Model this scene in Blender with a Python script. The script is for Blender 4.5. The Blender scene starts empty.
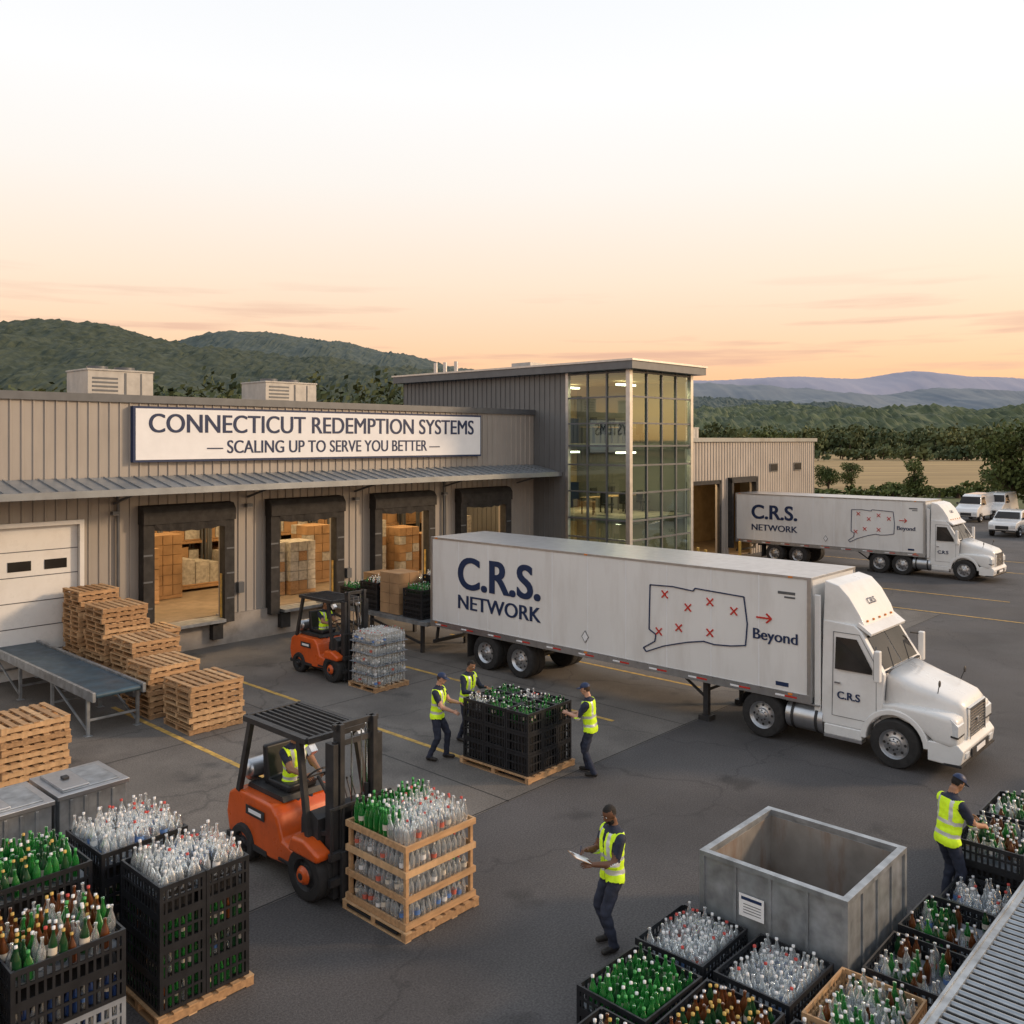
import bpy, math, random
from mathutils import Vector, Matrix, noise
R=random.Random(7)
TH=math.radians(47.2)
cA,sA=math.cos(TH),math.sin(TH)
def W(u,v,z=0): return Vector((u*cA-v*sA,u*sA+v*cA,z))
# ---------------- materials
def nd(nt,t,**k):
    n=nt.nodes.new(t)
    for a,b in k.items(): setattr(n,a,b)
    return n
def mat(name,col,rough=.6,metal=0,var=.15,scale=3,bump=0,bscale=40,col2=None,dirt=0,dscale=.6,trans=0,coat=0,emis=0,ior=1.45,stretch=None,dcol=(.05,.045,.04),dstretch=None,cracks=0,spec=None):
    m=bpy.data.materials.new(name); m.use_nodes=True; nt=m.node_tree; b=nt.nodes['Principled BSDF']
    tc=nd(nt,'ShaderNodeTexCoord'); src=tc.outputs['Object']
    if stretch:
        mp=nd(nt,'ShaderNodeMapping'); mp.inputs['Scale'].default_value=stretch; nt.links.new(src,mp.inputs[0]); src=mp.outputs[0]
    n=nd(nt,'ShaderNodeTexNoise'); n.inputs['Scale'].default_value=scale; n.inputs['Detail'].default_value=6; nt.links.new(src,n.inputs['Vector'])
    r=nd(nt,'ShaderNodeValToRGB'); nt.links.new(n.outputs[0],r.inputs[0])
    r.color_ramp.elements[0].position=.3; r.color_ramp.elements[1].position=.7
    c2=col2 or tuple(min(1,c*(1+var)) for c in col); c1=col if col2 else tuple(c*(1-var) for c in col)
    r.color_ramp.elements[0].color=(*c1,1); r.color_ramp.elements[1].color=(*c2,1)
    out=r.outputs[0]
    if dirt:
        n2=nd(nt,'ShaderNodeTexNoise'); n2.inputs['Scale'].default_value=dscale; n2.inputs['Detail'].default_value=10; n2.inputs['Roughness'].default_value=.65
        ds=tc.outputs['Object']
        if dstretch:
            mq=nd(nt,'ShaderNodeMapping'); mq.inputs['Scale'].default_value=dstretch; nt.links.new(ds,mq.inputs[0]); ds=mq.outputs[0]
        nt.links.new(ds,n2.inputs['Vector'])
        r2=nd(nt,'ShaderNodeValToRGB'); r2.color_ramp.elements[0].position=.48; r2.color_ramp.elements[1].position=.72
        r2.color_ramp.elements[1].color=(dirt,dirt,dirt,1); r2.color_ramp.elements[0].color=(0,0,0,1)
        nt.links.new(n2.outputs[0],r2.inputs[0])
        mx=nd(nt,'ShaderNodeMixRGB'); nt.links.new(r2.outputs[0],mx.inputs[0]); nt.links.new(out,mx.inputs[1]); mx.inputs[2].default_value=(*dcol,1); out=mx.outputs[0]
        rm=nd(nt,'ShaderNodeMapRange'); rm.inputs[1].default_value=.35; rm.inputs[2].default_value=.7; rm.inputs[3].default_value=max(.05,rough-.12); rm.inputs[4].default_value=min(1,rough+.12)
        nt.links.new(n2.outputs[0],rm.inputs[0]); nt.links.new(rm.outputs[0],b.inputs['Roughness'])
    else: b.inputs['Roughness'].default_value=rough
    if cracks:
        nw=nd(nt,'ShaderNodeTexNoise'); nw.inputs['Scale'].default_value=.9; nw.inputs['Detail'].default_value=5; nt.links.new(tc.outputs['Object'],nw.inputs['Vector'])
        va=nd(nt,'ShaderNodeVectorMath',operation='MULTIPLY_ADD'); nt.links.new(nw.outputs['Color'],va.inputs[0]); va.inputs[1].default_value=(1.6,1.6,0); nt.links.new(tc.outputs['Object'],va.inputs[2])
        vo=nd(nt,'ShaderNodeTexVoronoi',feature='DISTANCE_TO_EDGE'); vo.inputs['Scale'].default_value=.17; nt.links.new(va.outputs[0],vo.inputs['Vector'])
        rc=nd(nt,'ShaderNodeValToRGB'); rc.color_ramp.elements[0].position=.0; rc.color_ramp.elements[0].color=(cracks,cracks,cracks,1); rc.color_ramp.elements[1].position=.006; rc.color_ramp.elements[1].color=(0,0,0,1)
        nt.links.new(vo.outputs['Distance'],rc.inputs[0]); mc=nd(nt,'ShaderNodeMixRGB'); nt.links.new(rc.outputs[0],mc.inputs[0]); nt.links.new(out,mc.inputs[1]); mc.inputs[2].default_value=(.022,.022,.023,1); out=mc.outputs[0]
        so_=nd(nt,'ShaderNodeTexNoise'); so_.inputs['Scale'].default_value=.75; so_.inputs['Detail'].default_value=4; nt.links.new(tc.outputs['Object'],so_.inputs['Vector'])
        ro=nd(nt,'ShaderNodeValToRGB'); ro.color_ramp.elements[0].position=.62; ro.color_ramp.elements[0].color=(0,0,0,1); ro.color_ramp.elements[1].position=.72; ro.color_ramp.elements[1].color=(.65,.65,.65,1)
        nt.links.new(so_.outputs[0],ro.inputs[0]); mo=nd(nt,'ShaderNodeMixRGB'); nt.links.new(ro.outputs[0],mo.inputs[0]); nt.links.new(out,mo.inputs[1]); mo.inputs[2].default_value=(.035,.034,.034,1); out=mo.outputs[0]
        sn=nd(nt,'ShaderNodeTexNoise'); sn.inputs['Scale'].default_value=35; sn.inputs['Detail'].default_value=3; nt.links.new(tc.outputs['Object'],sn.inputs['Vector'])
        rs=nd(nt,'ShaderNodeValToRGB'); rs.color_ramp.elements[0].position=.35; rs.color_ramp.elements[0].color=(.72,.72,.72,1); rs.color_ramp.elements[1].position=.68; rs.color_ramp.elements[1].color=(1.3,1.3,1.3,1)
        nt.links.new(sn.outputs[0],rs.inputs[0]); ms=nd(nt,'ShaderNodeMixRGB',blend_type='MULTIPLY'); ms.inputs[0].default_value=1; nt.links.new(out,ms.inputs[1]); nt.links.new(rs.outputs[0],ms.inputs[2]); out=ms.outputs[0]
    nt.links.new(out,b.inputs['Base Color'])
    b.inputs['Metallic'].default_value=metal
    if spec is not None: b.inputs['Specular IOR Level'].default_value=spec
    b.inputs['Transmission Weight'].default_value=trans; b.inputs['IOR'].default_value=ior
    b.inputs['Coat Weight'].default_value=coat
    if emis: nt.links.new(out,b.inputs['Emission Color']); b.inputs['Emission Strength'].default_value=emis
    if bump:
        n3=nd(nt,'ShaderNodeTexNoise'); n3.inputs['Scale'].default_value=bscale; n3.inputs['Detail'].default_value=4; nt.links.new(tc.outputs['Object'],n3.inputs['Vector'])
        bp=nd(nt,'ShaderNodeBump'); bp.inputs['Strength'].default_value=bump; bp.inputs['Distance'].default_value=.02
        nt.links.new(n3.outputs[0],bp.inputs['Height']); nt.links.new(bp.outputs[0],b.inputs['Normal'])
    return m
def glassmat(name,tint,spec=.25,gc=(.62,.78,.80),rough=.03):
    m=bpy.data.materials.new(name); m.use_nodes=True; nt=m.node_tree; nt.nodes.clear()
    o=nd(nt,'ShaderNodeOutputMaterial'); t=nd(nt,'ShaderNodeBsdfTransparent'); g=nd(nt,'ShaderNodeBsdfGlossy'); mx=nd(nt,'ShaderNodeMixShader')
    t.inputs[0].default_value=(*tint,1); g.inputs['Roughness'].default_value=rough; g.inputs[0].default_value=(*gc,1)
    f=nd(nt,'ShaderNodeFresnel'); f.inputs[0].default_value=1.5
    mt=nd(nt,'ShaderNodeMath',operation='ADD'); nt.links.new(f.outputs[0],mt.inputs[0]); mt.inputs[1].default_value=spec
    nt.links.new(mt.outputs[0],mx.inputs[0]); nt.links.new(t.outputs[0],mx.inputs[1]); nt.links.new(g.outputs[0],mx.inputs[2]); nt.links.new(mx.outputs[0],o.inputs[0])
    return m
M=dict(
 asphalt=mat('asphalt',(.080,.075,.075),.85,var=.3,scale=.3,bump=.5,bscale=60,dirt=.55,dscale=.22,dcol=(.125,.115,.108),cracks=.4),
 apron=mat('apron_concrete',(.155,.140,.125),.85,var=.22,scale=.5,bump=.35,bscale=50,dirt=.75,dscale=.4,dcol=(.085,.077,.072),cracks=.4),
 yellow=mat('line_paint',(.55,.34,.08),.8,var=.3,scale=6,dirt=.85,dscale=5,dcol=(.15,.13,.11)),
 grass=mat('grass',(.08,.09,.032),.95,var=.5,scale=.05),
 field=mat('dry_field',(.30,.21,.095),.95,var=.3,scale=.03,stretch=(1,5,1)),
 field2=mat('green_field',(.16,.18,.07),.95,var=.3,scale=.02),
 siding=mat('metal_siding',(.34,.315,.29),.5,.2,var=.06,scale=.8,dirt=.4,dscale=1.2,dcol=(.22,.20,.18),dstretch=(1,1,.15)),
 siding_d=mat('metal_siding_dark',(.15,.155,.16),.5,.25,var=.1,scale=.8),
 siding_l=mat('metal_siding_light',(.38,.35,.32),.5,.2,var=.08,scale=.8),
 trim=mat('trim_grey',(.13,.14,.155),.45,.5,var=.1),
 canopy=mat('canopy_metal',(.30,.33,.36),.4,.6,var=.12,scale=1.2,dirt=.4,dscale=1.5,dcol=(.15,.15,.15)),
 concrete=mat('concrete',(.35,.32,.29),.9,var=.2,scale=1.5,bump=.3,dirt=.7,dscale=1.2,dcol=(.16,.14,.12)),
 rubber=mat('rubber_black',(.030,.028,.027),.8,var=.35,scale=5,bump=.3),
 black=mat('black_plastic',(.015,.016,.019),.42,var=.3,scale=6),
 gcrate=mat('grey_crate_plastic',(.20,.22,.25),.45,var=.2,scale=6),
 white=mat('white_paint',(.74,.74,.73),.35,var=.04,scale=1,dirt=.35,dscale=1.3,coat=.3,dcol=(.46,.43,.39)),
 trailer=mat('trailer_skin',(.73,.73,.72),.45,var=.04,scale=.6,dirt=.4,dscale=1.6,dstretch=(1,1,.2),dcol=(.48,.44,.40)),
 navy=mat('navy_paint',(.012,.028,.085),.5,var=.1),
 red=mat('red_paint',(.5,.03,.02),.5,var=.1),
 alu=mat('aluminium',(.52,.53,.55),.35,.9,var=.1,scale=5),
 roller=mat('roller_steel',(.34,.36,.38),.3,.85,var=.2,scale=5),
 chrome=mat('chrome',(.7,.7,.7),.12,1,var=.05),
 galv=mat('galvanised_steel',(.35,.375,.40),.42,.6,var=.3,scale=5,dirt=.55,dscale=1.5,dcol=(.17,.165,.16)),
 rust=mat('rusty_steel',(.26,.24,.22),.6,.3,var=.3,scale=2,dirt=.95,dscale=2.2,dcol=(.18,.075,.03),dstretch=(1,1,.25)),
 tyre=mat('tyre',(.026,.025,.025),.85,var=.3,scale=9,bump=.3),
 frame=mat('chassis_black',(.034,.034,.036),.55,.2,var=.3,scale=5,dirt=.4,dscale=4,dcol=(.08,.07,.06)),
 orange=mat('orange_paint',(.64,.10,.012),.38,var=.1,scale=2,coat=.3,dirt=.45,dscale=3,dcol=(.22,.06,.03)),
 dglass=mat('vehicle_glass',(.035,.032,.03),.08,var=.5,scale=.8,spec=.25),
 lamp=mat('headlamp',(.75,.78,.8),.1,.2,var=.1,scale=30),
 amber=mat('amber_lens',(.7,.22,.03),.3,var=.1),
 wood1=mat('pallet_wood_a',(.44,.265,.135),.8,var=.25,scale=3,stretch=(1,6,6),bump=.2),
 wood2=mat('pallet_wood_b',(.36,.215,.11),.8,var=.25,scale=3,stretch=(6,1,6),bump=.2),
 wood3=mat('pallet_wood_c',(.52,.335,.18),.8,var=.2,scale=3,stretch=(3,3,1),bump=.2),
 carton=mat('cardboard',(.34,.21,.11),.85,var=.25,scale=2),
 carton2=mat('cardboard_wrapped',(.42,.40,.36),.4,var=.3,scale=9),
 inwall=mat('interior_wall',(.42,.31,.18),.8,var=.15),
 infloor=mat('interior_floor',(.22,.17,.12),.7,var=.2),
 belt=mat('conveyor_belt',(.035,.07,.10),.45,var=.3,scale=3,dirt=.5,dscale=2,dcol=(.07,.08,.09)),
 bclear=mat('clear_bottle',(.90,.94,.96),.05,var=.04,trans=.86,ior=1.33),
 bgreen=mat('green_bottle',(.03,.26,.05),.06,var=.2,trans=.55,ior=1.3),
 bbrown=mat('brown_bottle',(.14,.045,.014),.08,var=.2,trans=.35,ior=1.3),
 bdark=mat('dark_green_bottle',(.015,.07,.025),.08,var=.2,trans=.3,ior=1.3),
 bblue=mat('blue_bottle',(.03,.07,.22),.12,var=.2,trans=.4,ior=1.3),
 capw=mat('cap_white',(.7,.7,.7),.4,var=.05), capr=mat('cap_red',(.45,.05,.04),.4), capg=mat('cap_green',(.06,.32,.08),.4),
 capy=mat('cap_gold',(.5,.33,.08),.4), capb=mat('cap_silver',(.5,.5,.52),.35,.6), label=mat('bottle_label',(.55,.5,.42),.6,var=.2,scale=20), labelb=mat('bottle_label_blue',(.10,.20,.45),.6,var=.2,scale=20), labelr=mat('bottle_label_red',(.5,.12,.08),.6,var=.2,scale=20),
 paper=mat('paper',(.78,.79,.81),.7,var=.03),
 glow=mat('lamp_diffuser',(1,.83,.55),.5,var=.02,emis=9),
 vest=mat('hi_vis_vest',(.60,.86,.02),.7,var=.12,scale=12,bump=.3,bscale=25,emis=.10),
 refl=mat('reflective_tape',(.66,.68,.66),.35,.3,var=.1),
 shirt=mat('navy_shirt',(.02,.026,.048),.85,var=.3,scale=12,bump=.4,bscale=20),
 trouser=mat('navy_trousers',(.024,.03,.052),.85,var=.3,scale=10,bump=.5,bscale=16),
 boot=mat('boot_leather',(.02,.017,.015),.6,var=.3,scale=20),
 skinA=mat('skin_light',(.50,.28,.19),.55,var=.08,scale=10), skinB=mat('skin_brown',(.15,.07,.04),.5,var=.1,scale=10),
 skinC=mat('skin_tan',(.33,.17,.10),.55,var=.1,scale=10),
 hair=mat('hair_black',(.012,.01,.009),.8,var=.3,scale=40,bump=.5,bscale=90),
 hairb=mat('hair_brown',(.05,.028,.015),.8,var=.3,scale=40,bump=.5,bscale=90),
 eyew=mat('eye_white',(.7,.68,.65),.3), lip=mat('lips',(.22,.07,.055),.5),
 bark=mat('bark',(.07,.05,.035),.9,var=.3), 
 leaf=mat('leaves',(.035,.06,.015),.8,col2=(.12,.14,.035),scale=.5),
 leaf2=mat('leaves_dark',(.026,.045,.018),.85,col2=(.085,.10,.036),scale=.12),
 leaf3=mat('leaves_valley',(.035,.058,.024),.85,col2=(.12,.135,.05),scale=.06),
 hvac=mat('hvac_metal',(.42,.41,.39),.5,.3,var=.1,dirt=.4,dscale=2,dcol=(.25,.23,.2)), carw=mat('car_white',(.75,.75,.75),.25,coat=.6,var=.03), card=mat('car_dark',(.05,.06,.08),.25,coat=.6,var=.05),
)
M['glass']=glassmat('tower_glass',(.50,.68,.64),.13,(.62,.74,.74))
# ---------------- mesh builder
class MB:
    def __init__(s): s.v=[];s.f=[];s.m=[];s.sm=[];s.mats=[];s.T=None
    def mi(s,m):
        if isinstance(m,str): m=M[m]
        if m not in s.mats: s.mats.append(m)
        return s.mats.index(m)
    def add(s,vs,fs,m,smooth=False):
        o=len(s.v)
        if s.T is not None: vs=[s.T@Vector(p) for p in vs]
        s.v.extend([tuple(p) for p in vs])
        s.f.extend([tuple(i+o for i in f) for f in fs])
        if isinstance(m,list): s.m.extend([s.mi(x) for x in m])
        else: s.m.extend([s.mi(m)]*len(fs))
        s.sm.extend([smooth]*len(fs))
    def box(s,x0,x1,y0,y1,z0,z1,m):
        vs=[(x0,y0,z0),(x1,y0,z0),(x1,y1,z0),(x0,y1,z0),(x0,y0,z1),(x1,y0,z1),(x1,y1,z1),(x0,y1,z1)]
        s.add(vs,[(0,3,2,1),(4,5,6,7),(0,1,5,4),(1,2,6,5),(2,3,7,6),(3,0,4,7)],m)
    def beam(s,p0,p1,w,h,m):
        p0=Vector(p0);p1=Vector(p1);d=(p1-p0).normalized()
        up=Vector((0,0,1)) if abs(d.z)<.95 else Vector((0,1,0))
        a=d.cross(up).normalized();b=a.cross(d)
        vs=[]
        for p in (p0,p1):
            for i,j in ((-1,-1),(1,-1),(1,1),(-1,1)): vs.append(p+a*(w/2*i)+b*(h/2*j))
        s.add(vs,[(0,1,2,3),(7,6,5,4),(0,4,5,1),(1,5,6,2),(2,6,7,3),(3,7,4,0)],m)
    def tube(s,pts,rad,m,n=12,smooth=True):
        pts=[Vector(p) for p in pts]; vs=[];fs=[]
        d0=(pts[-1]-pts[0]).normalized(); up=Vector((0,0,1)) if abs(d0.z)<.9 else Vector((0,1,0))
        for i,p in enumerate(pts):
            d=(pts[min(i+1,len(pts)-1)]-pts[max(i-1,0)])
            if d.length<1e-6: d=d0
            d.normalize(); a=d.cross(up).normalized(); b=a.cross(d)
            for k in range(n):
                t=2*math.pi*k/n; vs.append(p+(a*math.cos(t)+b*math.sin(t))*rad[i])
        for i in range(len(pts)-1):
            for k in range(n):
                k2=(k+1)%n; fs.append((i*n+k,i*n+k2,(i+1)*n+k2,(i+1)*n+k))
        s.add(vs,fs,m,smooth)
        s.add(vs[:n][::-1],[tuple(range(n))],m); s.add(vs[-n:],[tuple(range(n))],m)
    def cyl(s,p0,p1,r,m,n=16,r1=None): s.tube([p0,p1],[r,r if r1 is None else r1],m,n)
    def lathe(s,prof,o,ax,m,n=20,smooth=True):
        o=Vector(o);ax=Vector(ax).normalized(); up=Vector((0,0,1)) if abs(ax.z)<.9 else Vector((0,1,0))
        a=ax.cross(up).normalized();b=a.cross(ax);vs=[];fs=[]
        for r,h in prof:
            for k in range(n):
                t=2*math.pi*k/n; vs.append(o+ax*h+(a*math.cos(t)+b*math.sin(t))*r)
        for i in range(len(prof)-1):
            for k in range(n):
                k2=(k+1)%n; fs.append((i*n+k,i*n+k2,(i+1)*n+k2,(i+1)*n+k))
        s.add(vs,fs,m,smooth)
    def ell(s,c,r,m,n=12,rings=8,RM=None):
        c=Vector(c);vs=[];fs=[]
        for i in range(rings+1):
            ph=math.pi*i/rings
            for k in range(n):
                t=2*math.pi*k/n; p=Vector((r[0]*math.sin(ph)*math.cos(t),r[1]*math.sin(ph)*math.sin(t),r[2]*math.cos(ph)))
                if RM: p=RM@p
                vs.append(c+p)
        for i in range(rings):
            for k in range(n):
                k2=(k+1)%n; fs.append((i*n+k,(i+1)*n+k,(i+1)*n+k2,i*n+k2))
        s.add(vs,fs,m,True)
    def prism(s,prof,cx,hw,m,smooth=False):
        n=len(prof); vs=[(cx-hw(y,z),y,z) for y,z in prof]+[(cx+hw(y,z),y,z) for y,z in prof]
        fs=[tuple(range(n)),tuple(range(2*n-1,n-1,-1))]+[(i,i+n,(i+1)%n+n,(i+1)%n) for i in range(n)]
        s.add(vs,fs,m,smooth)
    def loft(s,secs,cx,m,p=5,n=36):
        vs=[];fs=[]
        for sc in secs:
            y,hw,z0,z1=sc[:4]; dx=sc[4] if len(sc)>4 else 0
            for k in range(n):
                t=2*math.pi*k/n; c,q=math.cos(t),math.sin(t)
                vs.append((cx+dx+hw*math.copysign(abs(c)**(2/p),c),y,(z0+z1)/2+(z1-z0)/2*math.copysign(abs(q)**(2/p),q)))
        for i in range(len(secs)-1):
            for k in range(n): k2=(k+1)%n; fs.append((i*n+k,i*n+k2,(i+1)*n+k2,(i+1)*n+k))
        fs.append(tuple(range(n))[::-1]); o=(len(secs)-1)*n; fs.append(tuple(range(o,o+n)))
        s.add(vs,fs,m,True)
    def obj(s,name,loc=(0,0,0),rz=0,parent=None,bevel=0,smoothbevel=False):
        if parent is not None and rz==TH: rz=0
        me=bpy.data.meshes.new(name); me.from_pydata(s.v,[],s.f)
        for m in s.mats: me.materials.append(m)
        me.polygons.foreach_set('material_index',s.m); me.polygons.foreach_set('use_smooth',s.sm if not smoothbevel else [True]*len(s.f)); me.update()
        o=bpy.data.objects.new(name,me); bpy.context.collection.objects.link(o); o.location=loc; o.rotation_euler=(0,0,rz)
        if parent: o.parent=parent
        if bevel:
            b=o.modifiers.new('bevel','BEVEL'); b.width=bevel; b.segments=4 if smoothbevel else 2; b.limit_method='ANGLE'; b.angle_limit=math.radians(22 if smoothbevel else 40)
            if smoothbevel: wn=o.modifiers.new('wn','WEIGHTED_NORMAL'); wn.keep_sharp=False; wn.weight=90
        return o
def put(mb,name,u,v,z=0,yaw=0,bevel=0): return mb.obj(name,W(u,v,z),TH+yaw,None,bevel)
def text(body,size,parent,mtx,matn,name,bold=.0,align='CENTER',xs=1,spacing=1,fat=0):
    for k,(dx,dz) in enumerate([(0,0)] if not fat else [(-fat,0),(fat,.0012),(0,.0024)]):
        c=bpy.data.curves.new(name,'FONT'); c.body=body; c.size=size; c.align_x=align; c.align_y='CENTER'; c.offset=bold; c.extrude=.003; c.space_character=spacing; c.resolution_u=6
        c.materials.append(M[matn]); o=bpy.data.objects.new(name,c); bpy.context.collection.objects.link(o)
        o.parent=parent; o.matrix_local=mtx@Matrix.Translation((dx,0,dz))@Matrix.Diagonal((xs,1,1,1))
    return o
def MF(p): return Matrix.Translation(p)@Matrix.Rotation(math.pi/2,4,'X')
def MS(p): return Matrix(((0,0,-1,p[0]),(-1,0,0,p[1]),(0,1,0,p[2]),(0,0,0,1)))
# ---------------- ground
def sheet(name,pts,z,m,local=True):
    b=MB(); b.add([(p[0],p[1],0) for p in pts],[tuple(range(len(pts)))],m)
    return b.obj(name,(0,0,z),TH if local else 0)
sheet('ground',[(-9000,-400),(9000,-400),(9000,9000),(-9000,9000)],0,'grass',False)
sheet('asphalt_yard',[(-60,-60),(95,-60),(95,-18),(84,30),(62,40),(-60,40)],.004,'asphalt')
sheet('concrete_apron',[(-30,11.2),(36,11.2),(36,27),(-30,27)],.008,'apron')
b=MB()
def line(u0,u1,v0,v1): b.add([(u0,v0,0),(u1,v0,0),(u1,v1,0),(u0,v1,0)],[(0,1,2,3)],'yellow')
for u in (-2,1.9,5.75,9.6,13.0,17.1,21,24.8): line(u-.06,u+.06,12.6,22.3)
line(36.2,36.32,8,20); line(40.5,40.62,10,22); line(49.5,49.62,6,22); line(54,54.12,6,22)
for k in range(9): line(60+0,66,-16+3*k,-15.88+3*k)
b.obj('parking_lines',(0,0,.012),TH)
b=MB()
for u in range(-24,36,6): b.add([(u,11.2,0),(u+.025,11.2,0),(u+.025,26.6,0),(u,26.6,0)],[(0,1,2,3)],'rubber')
for v in (11.22,18.5): b.add([(-30,v,0),(36,v,0),(36,v+.03,0),(-30,v+.03,0)],[(0,1,2,3)],'rubber')
b.obj('pavement_joints',(0,0,.010),TH)
sheet('dry_field',[(40,112),(420,112),(620,400),(70,400)],.15,'field',False)
sheet('green_field',[(230,560),(330,560),(400,760),(270,760)],.3,'field2',False)
# ---------------- dock building
FV=26.7
def siding(b,x0,x1,y,z0,z1,m,t=.12,pitch=.3):
    b.box(x0,x1,y,y+t,z0,z1,m)
    k=math.ceil((x0+.03)/pitch)
    while k*pitch<x1-.03:
        x=k*pitch; b.add([(x-.035,y-.001,z0),(x-.018,y-.035,z0),(x+.018,y-.035,z0),(x+.035,y-.001,z0),(x-.035,y-.001,z1),(x-.018,y-.035,z1),(x+.018,y-.035,z1),(x+.035,y-.001,z1)],
          [(0,1,5,4),(1,2,6,5),(2,3,7,6),(4,5,6,7),(3,2,1,0)],m); k+=1
b=MB()
ops=[(6.4,10.5,0.02),(12.55,14.95,.9),(16.9,19.3,.9),(21.3,23.7,.9),(25.7,28.1,.9)]
x=-25
for o in ops:
    siding(b,x,o[0],FV,.95,4.2,'siding'); b.box(x,o[0],FV-.12,FV+.3,0,.95,'concrete'); x=o[1]
    if o[2]>.1: b.box(o[0],o[1],FV-.12,FV+.3,0,.88,'concrete')
siding(b,x,30.25,FV,.95,4.2,'siding'); b.box(x,30.25,FV-.12,FV+.3,0,.95,'concrete')
siding(b,-25,30.25,FV,4.2,7.72,'siding')
b.box(-25.2,30.25,FV-.09,FV+.25,7.72,7.95,'trim'); b.box(-25,30.25,FV+.25,46,7.55,7.7,'trim')
b.box(-25,30.2,FV+.3,45.9,.8,.9,'infloor'); b.box(-25,30.2,41,41.2,.9,7.5,'inwall'); b.box(-25,30.2,FV+.3,41,6.2,6.3,'inwall'); b.box(-25,-24.8,FV,46,0,7.5,'siding'); b.box(-25,30.2,45.9,46,0,7.5,'siding')
for xx in (11.4,15.9,20.3,24.7): b.box(xx,xx+.25,36,36.25,.9,6.2,'trim')
b.box(6.4,10.5,FV+.05,FV+.12,.02,4.2,'white')
for k in range(1,6): b.box(6.4,10.5,FV+.042,FV+.05,.02+.7*k-.012,.02+.7*k+.012,'trim')
for k in range(4): b.box(6.75+k*.95,7.35+k*.95,FV+.035,FV+.05,2.98,3.25,'dglass')
b.box(10.5,10.62,FV-.13,FV,0,4.32,'white'); b.box(6.28,6.4,FV-.13,FV,0,4.32,'white'); b.box(6.4,10.5,FV-.13,FV,4.2,4.32,'white')
dock=b.obj('warehouse_building',(0,0,0),TH)
b=MB()
x0,x1=-25,30.25
vs=[(x0,FV-.02,5.5),(x1,FV-.02,5.5),(x1,FV-1.55,5.2),(x0,FV-1.55,5.2)]
b.add(vs+[(p[0],p[1],p[2]-.07) for p in vs],[(0,3,2,1),(4,5,6,7),(3,7,6,2),(0,1,5,4),(1,2,6,5),(0,4,7,3)],'canopy')
for k in range(int((x1-x0)/.45)):
    x=x0+.2+k*.45; b.beam((x,FV-.04,5.515),(x,FV-1.53,5.222),.03,.045,'canopy')
b.box(x0,x1,FV-1.66,FV-1.552,5.03,5.22,'canopy')
for k in range(13):
    x=x0+1.3+k*4.4
    b.beam((x,FV-1.4,5.1),(x,FV-.06,5.05),.07,.1,'trim'); b.beam((x,FV-1.35,5.05),(x,FV-.05,4.72),.06,.06,'trim')
for x in (11.6,24.7): b.cyl((x,FV-.1,5.1),(x,FV-.1,.2),.05,'trim',8)
b.obj('canopy',(0,0,0),TH,dock)
b=MB()
for o in ops[1:]:
    a,c=o[0],o[1]
    b.box(a-.30,a+.04,FV-.36,FV-.02,.75,4.15,'rubber'); b.box(c-.04,c+.30,FV-.36,FV-.02,.75,4.15,'rubber')
    b.prism([(FV-.02,4.05),(FV-.02,4.62),(FV-.28,4.58),(FV-.42,4.4),(FV-.42,4.05)],(a+c)/2,lambda y,z:(c-a)/2+.32,'rubber')
    n=10;vs=[];fs=[]
    for k in range(n+1):
        x=a+.02+(c-a-.04)*k/n; vs+= [(x,FV-.40+.02*math.sin(k*2),4.08),(x,FV-.36+.03*math.cos(k*1.7),3.86-.07*math.sin(math.pi*k/n)+.03*math.sin(k*3))]
    for k in range(n): fs.append((2*k,2*k+1,2*k+3,2*k+2))
    b.add(vs,fs,'rubber')
    for z in (1.5,2.3,3.1): b.box(a-.302,a-.02,FV-.363,FV-.36,z,z+.05,'trim'); b.box(c+.02,c+.302,FV-.363,FV-.36,z,z+.05,'trim')
    b.box(a+.045,a+.085,FV-.2,FV-.12,.9,2.3,'yellow'); b.box(c-.085,c-.045,FV-.2,FV-.12,.9,2.3,'yellow')
    b.box(a+.1,c-.1,FV-.55,FV+.1,.80,.90,'galv'); b.box(a+.1,a+.45,FV-.36,FV-.13,.25,.75,'rubber'); b.box(c-.45,c-.1,FV-.36,FV-.13,.25,.75,'rubber')
    b.box((a+c)/2+1.75,(a+c)/2+1.95,FV-.2,FV-.04,1.6,1.95,'trim')
b.obj('dock_shelters',(0,0,0),TH,dock,.012)
for i,x in enumerate((11.5,15.9,20.3,24.7)):
    b=MB(); b.box(x-.1,x+.1,FV-.22,FV-.04,4.40,4.5,'trim'); b.box(x-.08,x+.08,FV-.21,FV-.06,4.39,4.40,'capw'); b.obj('wall_lamp',(0,0,0),TH,dock)
b=MB()
def rack(x,y,n=3,w=2.4):
    for i in range(2):
        for j in range(2): b.box(x+i*w-.04,x+i*w+.04,y+j*1.0-.04,y+j*1.0+.04,.9,5.4,'trim')
    for k in range(n):
        z=1.0+k*1.5
        b.box(x,x+w,y-.05,y+.05,z,z+.1,'wood2'); b.box(x,x+w,y+.95,y+1.05,z,z+.1,'wood2'); b.box(x,x+w,y,y+1,z+.12,z+.15,'wood1')
        xx=x+.05
        while xx<x+w-.4:
            ww=R.uniform(.4,.7); h=R.uniform(.7,1.2); b.box(xx,min(xx+ww,x+w-.06),y+.05,y+.95,z+.16,z+.16+h,R.choice(['carton','carton2','carton','wood2'])); xx+=ww+.03
for k in range(9): rack(9.5+k*2.5,37.2+(k%2)*.8)
for k in range(8): rack(10.5+k*2.55,33.6,3)
for k in range(9): rack(10.5+k*2.5,31.9,1)
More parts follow.
